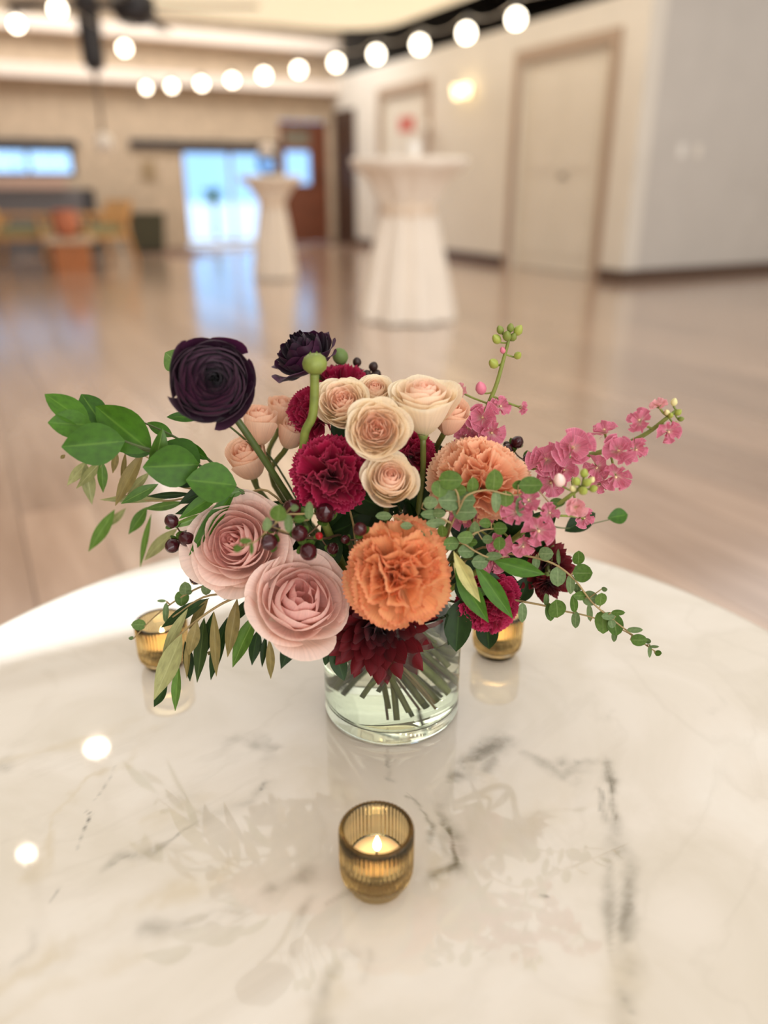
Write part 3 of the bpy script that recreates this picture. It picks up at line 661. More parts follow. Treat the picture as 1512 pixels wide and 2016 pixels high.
votive('lit tealight in an amber glass holder behind the magenta carnation', 977, 1283, .9)
# ------------------------------------------------------------------ bouquet: materials
M_cream_rose = petal_mat('cream_rose_petal', (244, 238, 190), (255, 238, 210), (255, 240, 214), (255, 206, 182), .8, .45, edge=(255, 244, 216))
M_peach_rose = petal_mat('peach_rose_petal', (244, 218, 178), (253, 214, 182), (254, 220, 192), (250, 192, 162), .5, .38)
M_blush_rose = petal_mat('blush_rose_petal', (244, 216, 200), (250, 218, 204), (250, 222, 210), (234, 164, 156), .7, .42, edge=(252, 228, 214))
M_orange = petal_mat('orange_carnation_petal', (246, 186, 104), (255, 206, 150), (252, 192, 138), (250, 176, 120), .4, .40, edge=(242, 160, 120), streak=.10)
M_apricot = petal_mat('apricot_carnation_petal', (250, 186, 126), (255, 204, 164), (255, 208, 172), (252, 186, 144), .4, .40, edge=(255, 220, 186), streak=.10)
M_magenta = petal_mat('magenta_carnation_petal', (130, 8, 40), (170, 20, 62), (186, 30, 78), (150, 10, 46), .4, .30, edge=(212, 70, 112), streak=.18)
M_ranun = petal_mat('dark_ranunculus_petal', (34, 4, 26), (54, 8, 42), (70, 12, 54), (12, 3, 16), .97, .08, rough=.55, edge=(80, 18, 60), streak=.15, inner_to=1.15)
M_dahlia = petal_mat('wine_dahlia_petal', (56, 2, 8), (98, 4, 12), (108, 6, 18), (50, 3, 12), .7, .15, rough=.55, edge=(104, 8, 22), streak=.35)
M_stock = petal_mat('pink_stock_petal', (248, 236, 214), (228, 142, 164), (222, 126, 152), (232, 158, 174), .3, .36, edge=(238, 168, 184), streak=.30)
M_stockp = petal_mat('pale_stock_petal', (246, 232, 190), (240, 178, 180), (238, 168, 176), (240, 190, 180), .3, .3, edge=(244, 196, 196), streak=.25)
M_ruscus = leaf_mat('ruscus_leaf', (48, 90, 8), (70, 114, 16), (98, 138, 42), .48, .2, .32)
M_olive = leaf_mat('olive_leaf_top', (42, 60, 18), (60, 80, 26), (92, 108, 48), .5, .18, .3)
M_olive_p = leaf_mat('olive_leaf_underside', (136, 138, 84), (158, 158, 104), (182, 182, 128), .55, .15)
M_olive_b = leaf_mat('olive_leaf_bronze', (118, 104, 52), (138, 122, 70), (150, 138, 90), .5, .15)
M_green = leaf_mat('fresh_leaf', (74, 112, 36), (104, 140, 54), (132, 164, 84), .4, .25)
M_pale_leaf = leaf_mat('pale_leaf', (186, 182, 108), (204, 198, 128), (150, 148, 80), .5, .25)
M_dark_leaf = leaf_mat('dark_glossy_leaf', (22, 46, 10), (34, 62, 16), (58, 88, 34), .5, .15, .3)
M_euc = leaf_mat('eucalyptus_leaf', (98, 122, 74), (120, 142, 94), (150, 166, 122), .55, .2, .3)
M_eucd = leaf_mat('eucalyptus_leaf_green', (74, 106, 36), (96, 124, 54), (130, 150, 90), .5, .2, .3)
M_stem = plain('green_stem', (98, 104, 44), .5, noise=.12, nscale=60)
M_stemd = plain('dark_green_stem', (66, 80, 30), .5, noise=.12, nscale=60)
M_twig = plain('brown_twig', (92, 66, 44), .7, noise=.12, nscale=80)
M_woody = plain('olive_twig', (150, 128, 84), .65, noise=.12, nscale=80)
M_calyx = plain('calyx_green', (128, 148, 78), .55, noise=.12, nscale=60)
M_bud = plain('bud_green', (122, 134, 58), .55, noise=.14, nscale=90)
M_berry = plain('wine_berry', (58, 14, 22), .22, noise=.12, nscale=60)
M_berry_r = plain('red_berry', (150, 24, 28), .25, noise=.1, nscale=60)
M_berry_d = plain('dry_dark_pod', (48, 26, 20), .5, noise=.2, nscale=60)

# ------------------------------------------------------------------ bouquet: petal builders (unit radius)
def grid_faces(nu, nt_): return [(j*(nu+1)+i, j*(nu+1)+i+1, (j+1)*(nu+1)+i+1, (j+1)*(nu+1)+i) for j in range(nt_) for i in range(nu)]
def cup_petals(N, seed, r0=.06, pw=.85, h0=.5, drop=.6, dpow=2., hw_in=1.5, hw_out=.85, curl=1., e=.7, zb=-.75, ruff=.03, close=.25, point=.05, nu=10, nt_=9, lip=.22, shallow=0., core=.34):
    R = random.Random(seed); out = []
    for k in range(N):
        s = k/(N-1); phi = k*2.39996+R.uniform(-.25, .25)
        rr = r0+(1-r0)*s**pw*R.uniform(.95, 1.04); zr = h0*(1-drop*s**dpow)+R.uniform(-.03, .03)
        hw = hw_in+(hw_out-hw_in)*s; rb = .05+.09*s; ck = curl*s**1.6*R.uniform(.5, 1.3)
        p1, p2, p3 = R.uniform(0, 6.3), R.uniform(0, 6.3), R.uniform(.8, 1.2)
        zbk = zb+(zr-core-zb)*(1-s)*shallow
        side = R.choice((-1, 1)); V = []; A = []
        for j in range(nt_+1):
            tj = j/nt_
            for i in range(nu+1):
                u = 2*i/nu-1; t = tj*(1-.20*abs(u)**3.2+point*(1-abs(u)))
                f = math.sin(min(t, 1)*PI/2)**e; r = rb+(rr-rb)*f; z = zbk+(zr-zbk)*t**1.2
                c = max(0, (t-.66)/.34)**2
                r += ck*lip*c; z -= ck*lip*.75*c
                r *= 1-close*(1-s)*c
                r *= 1+.09*u*side*t
                r += ruff*t*t*math.sin(3.1*u*p3+p1); z += ruff*t*t*math.sin(4.3*u+p2)
                a = phi+u*hw*(.30+.70*t**.55)
                V.append((r*math.cos(a), r*math.sin(a), z)); A.append((tj, abs(u), s, u*.5+.5+k*.37))
        out.append(mk('petal', V, grid_faces(nu, nt_), True, A))
    return out
def frill_petals(N, seed, th0=.12, th1=1.5, tp=.72, fan=.44, ruff=.12, L0=.80, L1=1.0, back=.18, nu=20, nt_=6, teeth=.045, base=-.35, jit=.1):
    R = random.Random(seed); out = []
    for k in range(N):
        s = (k+.5)/N; th = th0+(th1-th0)*s**tp+R.uniform(-jit, jit); ph = k*2.39996+R.uniform(-.3-jit, .3+jit)
        d = Vector((math.sin(th)*math.cos(ph), math.sin(th)*math.sin(ph), math.cos(th)))
        lat = Vector((-math.sin(ph), math.cos(ph), 0)); tw = R.uniform(-1, 1)*(1.5*(1-s)**1.2+.22)
        lat = Matrix.Rotation(tw, 3, d) @ lat; nn = d.cross(lat)      # nn points to the underside
        L = (L0+(L1-L0)*s)*R.uniform(.98-jit*.8, 1.0+jit*.6)-base*max(0, math.cos(th)); fw = fan*R.uniform(.85, 1.15)*(.78+.3*s); ph1, fq = R.uniform(0, 6.3), R.uniform(2.6, 4.6)
        am = ruff*R.uniform(.7, 1.3)*(1.35-.75*s); V = []; A = []
        for j in range(nt_+1):
            tj = j/nt_
            for i in range(nu+1):
                u = 2*i/nu-1; rho = tj*(1-.16*u*u)
                if j == nt_: rho += teeth*(1 if i % 2 else -.4)*R.uniform(.6, 1.3)
                p = Vector((0, 0, base))*(1-tj*.0)+d*(L*rho)+lat*(u*(fw*tj**1.05+.03))+nn*(am*tj**2.2*math.sin(fq*u+ph1)+am*.35*tj**4*math.sin(2.3*fq*u+ph1*2)-back*(-1)*s*tj**3*.9)
                V.append(p); A.append((tj, abs(u), s, u*.5+.5+k*.37))
        out.append(mk('petal', V, grid_faces(nu, nt_), True, A))
    return out
def blade_petals(N, seed, th0=.1, th1=1.7, tp=.8, wid=.15, L0=.55, L1=1.0, cup=.5, back=.1, nu=6, nt_=8, base=-.15, tip=1.0):
    R = random.Random(seed); out = []
    for k in range(N):
        s = (k+.5)/N; th = th0+(th1-th0)*s**tp+R.uniform(-.07, .07); ph = k*2.39996+R.uniform(-.15, .15)
        d = Vector((math.sin(th)*math.cos(ph), math.sin(th)*math.sin(ph), math.cos(th))); lat = Matrix.Rotation(R.uniform(-.3, .3), 3, d) @ Vector((-math.sin(ph), math.cos(ph), 0)); nn = d.cross(lat)
        L = (L0+(L1-L0)*s**.8)*R.uniform(.9, 1.06); wd = wid*R.uniform(.85, 1.15)*(.75+.4*s); V = []; A = []
        for j in range(nt_+1):
            t = j/nt_; hw = wd*(math.sin(PI*min(1, t*.93+.07)**1.25)**.65 if t < 1 else .02)
            for i in range(nu+1):
                u = 2*i/nu-1
                p = Vector((0, 0, base))+d*(L*t+.03)+lat*(u*hw)-nn*(cup*u*u*hw*(1-.3*t))+nn*(back*t*t*s)
                V.append(p); A.append((t, abs(u), s, u*.5+.5+k*.37))
        out.append(mk('petal', V, grid_faces(nu, nt_), True, A))
    return out

# kinds of flower: petal mesh sets
SETS = {}
SETS['spray'] = cup_petals(46, 1, r0=.03, pw=.78, h0=.50, drop=.48, curl=.7, ruff=.03, e=.6, shallow=.95)
SETS['garden'] = cup_petals(64, 2, r0=.02, pw=.72, h0=.46, drop=.40, dpow=2.2, hw_in=1.0, hw_out=.85, curl=.6, ruff=.055, close=.12, e=.5, zb=-.6, shallow=.95)
SETS['spray_side'] = cup_petals(32, 3, r0=.06, pw=.8, h0=.52, drop=.25, curl=1.2, e=.95, zb=-1.05, ruff=.035, hw_out=.95, shallow=.95)
SETS['rosebud'] = cup_petals(16, 4, r0=.08, pw=.9, h0=.75, drop=.25, curl=.35, e=.55, zb=-.95, ruff=.02, hw_out=1.15, hw_in=1.8)
SETS['blush'] = cup_petals(46, 5, r0=.04, pw=.74, h0=.45, drop=.80, dpow=1.7, curl=1.0, ruff=.045, hw_out=.85, lip=.24, nu=12, nt_=10, shallow=.95)
SETS['blush_open'] = cup_petals(32, 6, r0=.14, pw=.72, h0=.42, drop=.62, dpow=1.8, hw_in=1.3, hw_out=.9, curl=.9, ruff=.05, lip=.22, nu=12, nt_=10, close=.35, shallow=.7)
SETS['ranun'] = cup_petals(80, 7, r0=.03, pw=.72, h0=.60, drop=.85, dpow=1.7, hw_in=1.3, hw_out=.52, curl=.45, e=.45, zb=-.45, ruff=.018, close=.55, point=.0, lip=.12, nu=8)
SETS['ranun_open'] = cup_petals(44, 8, r0=.05, pw=.75, h0=.62, drop=.95, dpow=1.5, hw_in=1.0, hw_out=.50, curl=.9, e=.55, zb=-.45, ruff=.06, close=.30, point=.0, lip=.20, nu=8)
SETS['carn'] = frill_petals(54, 9, fan=.48, th1=1.55, th0=.06, L0=.7, jit=.15, teeth=.032, nu=24)
SETS['carn2'] = frill_petals(48, 10, ruff=.13, fan=.50, th1=1.55)
SETS['carn_dense'] = frill_petals(62, 23, ruff=.13, fan=.46, th0=.04, th1=1.60, tp=.74, L0=.64, jit=.2, teeth=.03, nu=26)
SETS['dahlia'] = blade_petals(84, 12)
SETS['floret'] = frill_petals(13, 13, th0=.25, th1=1.45, tp=.55, fan=.42, ruff=.10, L0=.55, L1=1.0, back=.12, nu=8, nt_=6, teeth=.0, base=-.10)
SETS['floret2'] = frill_petals(10, 14, th0=.35, th1=1.35, tp=.6, fan=.40, ruff=.13, L0=.6, L1=1.0, back=.05, nu=8, nt_=6, teeth=.0, base=-.15)
SETS['floret_single'] = frill_petals(7, 15, th0=1.0, th1=1.40, tp=.5, fan=.27, ruff=.05, L0=.9, L1=1.0, back=.05, nu=6, nt_=6, teeth=.0, base=-.05)

def axis_rot(n, spin=0.):
    n = n.normalized(); q = Vector((0, 0, 1)).rotation_difference(n).to_matrix()
    return q @ Matrix.Rotation(spin, 3, 'Z')
def facing(p, a, b, c=1.):
    return (RGT*a+UPV*b+(CAMP-p).normalized()*c).normalized()
stem_count = [0]
def vase_path(start, tan, loose=.05):
    """from a flower base through the vase mouth down to the vase floor"""
    d = Vector((start.x-VC.x, start.y-VC.y, 0)); r = d.length; d = d/(r+1e-6)
    k = stem_count[0]; stem_count[0] += 1
    throat = VC+d*min(.045, r*.45)+Vector((0, 0, VH+.004))
    ang_ = math.atan2(d.y, d.x)+PI+(.9 if k % 2 else -.7)+.35*math.sin(k*2.1)
    rb = .030+.022*((k*.618) % 1); foot = VC+Vector((math.cos(ang_)*rb, math.sin(ang_)*rb, (.018+.014*((k*.37) % 1)) if k % 2 == 0 else .04+.05*((k*.37) % 1)))
    lead = start+tan*min(loose, (start-throat).length*.4)
    return smooth_path([start, lead, throat, throat.lerp(foot, .5)+Vector((0, 0, .004)), foot], 5)
def add_stem(root, path, rad, mat, name='stem'):
    inv = root.matrix_basis.inverted()
    return ob(name, MB().tube([inv @ p for p in path], rad, 8).mesh(name, True), mat, root)
sepal_me = None
def leaf_mesh(kind, seed):
    R = random.Random(seed)
    pw_, q, bend, fold, n = {'ruscus': (.92, .80, .10, .25, 9), 'olive': (.90, 1.05, .12, .25, 9), 'euc': (.92, .52, .10, .10, 8), 'strap': (.8, .75, .2, .3, 9)}[kind]
    bend *= R.uniform(.5, 1.5)*R.choice((-1, 1)); tw = R.uniform(-.25, .25); V = []; A = []; nu = 6
    for j in range(n+1):
        t = j/n; hw = .5*(max(0, math.sin(PI*t**pw_))**q) if 0 < t < 1 else .012
        for i in range(nu+1):
            u = 2*i/nu-1; V.append((t, u*hw, bend*(t*t-t)*1.6+fold*hw*abs(u)*.5+tw*u*hw*(t-.5)*.6)); A.append((t, abs(u), .5, u))
    return mk('leaf', V, grid_faces(nu, n), True, A)
LEAF = {k: [leaf_mesh(k, s) for s in range(4)] for k in ('ruscus', 'olive', 'euc', 'strap')}
LR = random.Random(99)
def place_leaf(root, base, tip, width, kind, mat, roll=None, name='leaf', nhint=None):
    d = tip-base; L = d.length; x = d.normalized()
    h = nhint or (CAMP-base).normalized(); y = h.cross(x)
    if y.length < 1e-4: y = x.orthogonal()
    y.normalize(); z = x.cross(y)
    r = roll if roll is not None else LR.uniform(-.35, .35)
    rot = Matrix((x, y, z)).transposed() @ Matrix.Rotation(r, 3, 'X')
    o = ob(name, LR.choice(LEAF[kind]), mat, root)
    mw = Matrix.Translation(base) @ rot.to_4x4() @ Matrix.Diagonal((L, width, (L+width)*.5, 1))
    o.matrix_local = root.matrix_basis.inverted() @ mw
    return o
def leaf_px(root, b, t, wpx, Yb, Yt, kind, mat, roll=None, name='leaf'):
    B_, T_ = P(*b, Yb), P(*t, Yt)
    return place_leaf(root, B_, T_, wpx*m_per_px(B_), kind, mat, roll, name)

def flower(name, label, cat, kind, px, py, dpx, Y, face, mat, spin=0, group=None, stem_r=.0026, sepals=5, stem_mat=None, base_z=-.7, squash=1., stem_lead=None, calyx_s=.17, stem=True, ep=None):
    p = P(px, py, Y); R_ = dpx/2*m_per_px(p); n = facing(p, *face)
    p = p-n*R_*.1
    rot = axis_rot(n, spin); root = empty(name, label, cat, p, group, rot)
    for me in SETS[kind]:
        o = ob('petal', me, mat, root); o.scale = (R_, R_, R_*squash)
    bz = base_z*R_
    c = ob('calyx', lathe_mesh('calyx', [(0, bz-.02*R_-.006), (stem_r*1.3, bz-.006), (calyx_s*R_, bz+.02*R_), (calyx_s*1.15*R_, bz+.22*R_), (0, bz+.3*R_)], 14), M_calyx, root)
    for k in range(sepals):
        a = 2*PI*k/sepals; d = Vector((math.cos(a), math.sin(a), 0))
        b = rot @ (d*calyx_s*R_+Vector((0, 0, bz+.06*R_)))+p; tpt = rot @ (d*R_*.55+Vector((0, 0, bz+.38*R_*(1 if k % 2 else .5))))+p
        place_leaf(root, b, tpt, R_*.24, 'olive', M_calyx, 0, 'sepal', nhint=-(rot @ Vector((0, 0, 1))))
    if stem:
        st_ = p+n*(bz-.004); add_stem(root, ([st_]+[P(*q) for q in stem_lead]+vase_path(P(*stem_lead[-1]), (P(*stem_lead[-1])-st_).normalized(), .02)[1:]) if stem_lead and False else (vase_path(st_, -n) if not stem_lead else smooth_path([st_]+[P(*q) for q in stem_lead], 6)+vase_path(P(*stem_lead[-1]), (P(*stem_lead[-1])-(P(*stem_lead[-2]) if len(stem_lead) > 1 else st_)).normalized(), .02)[1:]), stem_r, stem_mat or M_stem)
    return root

# ------------------------------------------------------------------ flowers
flower('ranunculus', 'large dark purple ranunculus facing forward on a long bare stem', 'flower', 'ranun', 418, 750, 178, .575, (.12, .10), M_ranun, .3, 'dark ranunculus', .0030, 4, M_stemd, -.5, stem_lead=[(475, 838, .595), (530, 920, .605), (572, 985, .615)])
flower('ranunculus', 'dark purple ranunculus seen from the side behind the green bud', 'flower', 'ranun_open', 594, 692, 138, .685, (-.45, .75, .55), M_ranun, 1.1, 'dark ranunculus', .0026, 0, M_stemd, -.42)
GR = 'cream spray roses'
flower('spray_rose', 'cream spray rose with pink heart facing forward, centre of its cluster', 'flower', 'garden', 742, 845, 116, .575, (.0, .12), M_cream_rose, .2, GR)
flower('spray_rose', 'cream spray rose just above the orange carnation and lowest of its cluster', 'flower', 'spray', 768, 945, 106, .562, (.05, .45), M_cream_rose, 1.4, GR, squash=1.15)
flower('spray_rose', 'largest cream spray rose facing up with reflexed outer petals and long green base', 'flower', 'spray_side', 836, 785, 134, .605, (.05, 1.3, .8), M_cream_rose, 2.0, GR, squash=1.05, base_z=-1.0, calyx_s=.2)
flower('spray_rose', 'cream spray rose beside the green ranunculus bud', 'flower', 'garden', 674, 792, 104, .612, (-.15, .55), M_cream_rose, 2.6, GR)
flower('spray_rose', 'small cream spray rose behind its cluster, between two larger roses', 'flower', 'spray', 738, 768, 70, .635, (.0, .8), M_cream_rose, .9, GR)
flower('spray_rose', 'half-open cream rosebud beside the pink stock spike', 'flower', 'rosebud', 888, 818, 74, .625, (.35, .9), M_peach_rose, 3.1, GR, squash=1.2)
GP = 'peach rosebuds behind the purple ranunculus stem'
flower('peach_rosebud', 'peach rosebud touching the dark purple ranunculus', 'flower', 'rosebud', 512, 832, 76, .66, (.05, 1.2, .7), M_peach_rose, .4, GP, squash=1.15)
flower('peach_rosebud', 'peach rosebud highest behind the purple ranunculus stem', 'flower', 'rosebud', 556, 808, 66, .70, (.2, 1.2, .7), M_peach_rose, 1.2, GP, squash=1.1)
flower('peach_rosebud', 'peach rosebud next to the curved green bud stem', 'flower', 'rosebud', 576, 850, 62, .665, (.35, 1.0, .8), M_peach_rose, 2.2, GP, squash=1.2)
flower('peach_rosebud', 'peach rosebud above the blush rose, lowest of its group', 'flower', 'rosebud', 486, 902, 88, .655, (-.3, .7, .8), M_peach_rose, 3.0, GP, squash=1.05)
GB = 'blush garden roses'
flower('blush_rose', 'blush pink rose with tight swirled petals facing the olive leaves', 'flower', 'blush', 466, 1068, 192, .575, (-.32, .15), M_blush_rose, .5, GB, .0032, squash=1.0)
flower('blush_rose', 'open blush pink rose touching the big orange carnation', 'flower', 'blush_open', 592, 1180, 196, .545, (.18, .32), M_blush_rose, 2.1, GB, .0032)
GC = 'carnations'
flower('carnation', 'big ruffled orange carnation facing forward above the wine dahlia', 'flower', 'carn_dense', 783, 1128, 226, .535, (0, .10), M_orange, .4, GC, .0024, 0, base_z=-.55)
flower('carnation', 'ruffled apricot carnation behind the round eucalyptus leaves', 'flower', 'carn', 945, 935, 196, .600, (.1, .75), M_apricot, 1.2, GC, .0024, 0, base_z=-.55)
flower('carnation', 'deep magenta carnation beside the lowest cream spray rose', 'flower', 'carn2', 648, 932, 156, .588, (-.08, .25), M_magenta, .6, GC, .0024, 0, base_z=-.55)
flower('carnation', 'magenta carnation seen sideways behind the green bud stem', 'flower', 'carn', 612, 808, 128, .668, (-.75, .4, .5), M_magenta, 1.6, GC, .0024, 0, base_z=-.55)
flower('carnation', 'magenta carnation highest at the back under the dark ranunculus', 'flower', 'carn2', 676, 760, 124, .705, (.15, 1.1, .3), M_magenta, 2.8, GC, .0024, 0, base_z=-.55)
flower('carnation', 'magenta carnation hanging low beside the votive candle', 'flower', 'carn', 962, 1190, 132, .590, (.15, -.55), M_magenta, .2, GC, .0024, 0, base_z=-.55)
flower('carnation', 'dark magenta carnation tucked between cream rose and apricot carnation', 'flower', 'carn2', 812, 888, 96, .635, (.2, .6), M_magenta, .9, GC, .0024, 0, base_z=-.55)
flower('dahlia', 'wine red dahlia drooping over the vase rim under the orange carnation', 'flower', 'dahlia', 746, 1238, 256, .568, (0, -.34), M_dahlia, .3, 'wine dahlias', .0034, 0, base_z=-.35)
flower('dahlia', 'wine red dahlia beside the trailing eucalyptus', 'flower', 'dahlia', 1082, 1120, 136, .615, (.55, .0), M_dahlia, 1.3, 'wine dahlias', .0034, 0, base_z=-.35)
flower('dahlia', 'small wine red bloom under the pink stock florets', 'flower', 'dahlia', 1080, 1155, 70, .595, (.1, -.9, .6), M_dahlia, 2.3, 'wine dahlias', .0026, 0, base_z=-.35)

# ranunculus bud on its curved stem
bp = P(620, 716, .60); t = empty('ranunculus_bud', 'round green ranunculus bud on a curved green stem', 'flower bud', bp); r = 24*m_per_px(bp)
ob('bud', lathe_mesh('bud', [(0, -.85*r), (.5*r, -.8*r), (.92*r, -.4*r), (1.0*r, .05*r), (.85*r, .5*r), (.5*r, .78*r), (.2*r, .82*r), (0, .7*r)], 25, mod=lambda a, i: 1+.05*abs(math.sin(a*2.5))), M_bud, t)
for k in range(5):
    a = 2*PI*k/5; d = Vector((math.cos(a), math.sin(a), 0)); place_leaf(t, bp+d*r*.72+Vector((0, 0, -.6*r)), bp+d*r*.42+Vector((0, 0, .95*r)), r*.9, 'olive', M_calyx, 0, 'sepal', nhint=d)
sp = [P(619, 734, .60), P(619, 780, .60), P(615, 820, .60), P(601, 850, .602), P(597, 885, .606)]
add_stem(t, smooth_path(sp, 5)+vase_path(sp[-1], Vector((0, .1, -1)), .02)[1:], [.0036]*21+[.0034]*30 if False else .0036, M_bud)

# ------------------------------------------------------------------ stock spikes: stem > floret > petals
def stock(label, path_px, florets, buds, stem_r=.0026):
    pts = [P(*q) for q in path_px]; root = empty('stock_spike', label, 'flower', pts[0], 'pink stock spikes')
    path = smooth_path(pts, 5); n = len(path)
    vp_ = vase_path(pts[0], (pts[0]-pts[1]).normalized(), .03)
    add_stem(root, vp_[::-1]+path[1:], [stem_r]*len(vp_)+[stem_r*(1-.45*k/(n-1)) for k in range(n-1)], M_bud)
    for (px, py, d, Y, f, kind, mat) in florets:
        p = P(px, py, Y); R_ = d/2*m_per_px(p); nrm = facing(p, *f)
        near = min(path, key=lambda q: (q-p).length)
        fl_ = ob('floret', MB().tube([q-pts[0] for q in smooth_path([near, near.lerp(p-nrm*R_*.5, .6), p-nrm*R_*.12], 4)], [.0010]*8+[.0022], 6).mesh('floret', True), M_bud, root)
        rot = axis_rot(nrm, px*.37).to_4x4()
        for me in SETS[kind]:
            o = ob('petal', me, mat, fl_); o.matrix_local = Matrix.Translation(p-pts[0]) @ rot @ Matrix.Diagonal((R_, R_, R_, 1))
        o = ob('flower_eye', bud_unit, M_eye, fl_); o.matrix_local = Matrix.Translation(p-pts[0]+nrm*R_*.08) @ rot @ Matrix.Diagonal((R_*.08, R_*.08, R_*.08, 1))
    for (px, py, d, Y, f, mat) in buds:
        p = P(px, py, Y); R_ = d/2*m_per_px(p); nrm = facing(p, *f); near = min(path, key=lambda q: (q-p).length)
        b = ob('bud', bud_unit, mat, root); b.matrix_local = Matrix.Translation(p-pts[0]) @ axis_rot(nrm).to_4x4() @ Matrix.Diagonal((R_*.72, R_*.72, R_, 1))
        ob('bud_stalk', MB().tube([q-pts[0] for q in smooth_path([near, near.lerp(p-nrm*R_*.7, .6)-nrm*R_*.2, p-nrm*R_*.7], 4)], .0008, 6).mesh('bud_stalk', True), M_bud, root)
    return root
bud_unit = lathe_mesh('bud', [(0, -.95), (.35, -.9), (.8, -.5), (1, 0), (.82, .5), (.5, .85), (.2, 1.1), (0, 1.2)], 15, mod=lambda a, i: 1+.08*abs(math.sin(a*2)))
M_eye = plain('cream_eye', (232, 216, 166), .6)
M_budp = plain('pale_bud', (220, 210, 150), .5); M_budpk = plain('blush_bud', (240, 206, 196), .5); M_budpink = plain('pink_bud', (212, 120, 140), .5, noise=.12); M_budg = plain('lime_bud', (156, 166, 72), .5, noise=.12)
S, SP = M_stock, M_stockp
stock('long pink stock spike leaning out with double florets and a budded tip', [(1050, 920, .620), (1120, 905, .615), (1200, 885, .610), (1265, 858, .605), (1310, 825, .60), (1332, 808, .60)],
      [(1128, 882, 92, .595, (0, .1), 'floret', S), (1075, 905, 84, .61, (-.3, .1), 'floret', S), (1085, 950, 70, .61, (-.1, -.3), 'floret2', S), (1190, 848, 62, .605, (-.1, .9, .6), 'floret2', S), (1218, 888, 74, .592, (.1, .2), 'floret', S), (1212, 938, 74, .595, (.1, -.5), 'floret2', S), (1175, 920, 66, .60, (-.2, -.4), 'floret2', S), (1180, 955, 44, .605, (-.1, -.6), 'floret2', S),
       (1252, 885, 58, .60, (.4, -.3), 'floret2', S), (1259, 828, 62, .595, (-.3, .5), 'floret2', S), (1316, 850, 58, .592, (.3, -.2), 'floret2', S), (1296, 798, 44, .60, (-.3, 1.0, .5), 'floret2', SP), (1110, 925, 60, .602, (0, -.2), 'floret', S), (1135, 1000, 46, .60, (.1, -.3), 'floret2', SP)],
      [(1327, 792, 18, .60, (.3, 1), M_budp), (1335, 812, 17, .598, (.7, .6), M_budg), (1320, 818, 15, .597, (.1, .4), M_budg), (1340, 825, 14, .60, (1, .2), M_bud), (1330, 835, 16, .597, (.6, -.2), M_budg), (1313, 812, 15, .598, (-.2, .6), M_budp)])
stock('upright pink stock spike with green buds at its tip behind the apricot carnation', [(935, 870, .655), (945, 835, .655), (962, 795, .655), (978, 755, .655), (992, 705, .655), (1002, 668, .655)],
      [(950, 822, 72, .645, (0, .1), 'floret', S), (968, 852, 66, .642, (.2, -.2), 'floret2', S), (985, 800, 52, .65, (.5, .3), 'floret2', S), (922, 842, 58, .655, (-.5, 0), 'floret2', S), (912, 862, 46, .65, (-.4, -.3), 'floret2', S), (905, 770, 40, .665, (-.5, .6), 'floret2', SP), (940, 875, 54, .65, (0, -.3), 'floret2', S), (1028, 803, 34, .65, (.7, -.1, .4), 'floret2', S)],
      [(1020, 651, 24, .655, (.6, 1), M_budg), (1005, 646, 20, .655, (.1, 1), M_bud), (985, 650, 20, .655, (-.4, 1), M_bud), (978, 668, 24, .655, (-.6, .8), M_budg), (998, 662, 24, .652, (0, .8), M_bud), (1010, 664, 20, .655, (.4, .8), M_bud), (990, 690, 16, .655, (-.3, 1), M_budpink), (1019, 700, 20, .655, (.5, .5), M_budg), (972, 716, 26, .655, (-.5, .6), M_budg), (947, 765, 30, .655, (-.2, 1), M_budpink)], .0024)
stock('short pink stock spike with pale buds in front of the long spike', [(985, 1085, .580), (1025, 1050, .570), (1070, 1015, .562), (1110, 985, .556), (1145, 958, .552)],
      [(1018, 1008, 76, .555, (-.2, .3), 'floret2', S), (1060, 1045, 78, .552, (.1, -.2), 'floret2', S), (1040, 985, 60, .558, (0, .4), 'floret2', S), (985, 1072, 62, .56, (-.2, -.2), 'floret2', S), (1030, 1075, 58, .555, (.1, -.6), 'floret2', S), (975, 1105, 62, .562, (-.1, -.2), 'floret', S), (1082, 1010, 50, .555, (.2, .1), 'floret2', S), (1134, 1000, 50, .548, (.2, -.4), 'floret', SP), (910, 1020, 60, .58, (-.3, .1), 'floret2', S), (955, 1015, 52, .585, (0, .2), 'floret2', S), (1150, 1020, 50, .60, (.3, -.3), 'floret2', S)],
      [(1102, 946, 32, .555, (-.2, 1), M_budpk), (1150, 932, 22, .552, (.1, 1), M_budg), (1135, 948, 22, .548, (-.2, .7), M_budg), (1156, 950, 22, .546, (.4, .5), M_budg), (1148, 966, 24, .545, (.2, .2), M_budg), (1168, 962, 20, .55, (.8, .3), M_budg), (1128, 962, 18, .55, (-.3, .4), M_budp), (1165, 945, 16, .552, (.6, .8), M_budp)])
# ------------------------------------------------------------------ foliage
def branch(name, label, cat, stems, leaves, kind, group=None, stem_r=.0014, stem_mat=None, to_vase=True, taper=.5):
    """stems: list of [(px,py,Y)...] from the vase outwards; leaves: (base, tip, width, Yb, Yt, mat[, roll])"""
    p0 = P(*stems[0][0]); root = empty(name, label, cat, p0, group)
    for i, s in enumerate(stems):
        pts = [P(*q) for q in s]; path = smooth_path(pts, 5); n = len(path)
        if i == 0 and to_vase: vp_ = vase_path(pts[0], (pts[0]-pts[1]).normalized(), .03)[::-1]
        else: vp_ = [path[0]]
        rad = [stem_r]*len(vp_)+[stem_r*(1-taper*k/(n-1)) for k in range(n-1)]
        add_stem(root, vp_+path[1:], rad, stem_mat or M_stemd, 'stem')
    for L in leaves:
        b, t, wd, Yb, Yt, mat = L[:6]; leaf_px(root, b, t, wd, Yb, Yt, kind, mat, L[6] if len(L) > 6 else None)
    return root
R_, O_, OP, OB, G_, D_ = M_ruscus, M_olive, M_olive_p, M_olive_b, M_green, M_dark_leaf
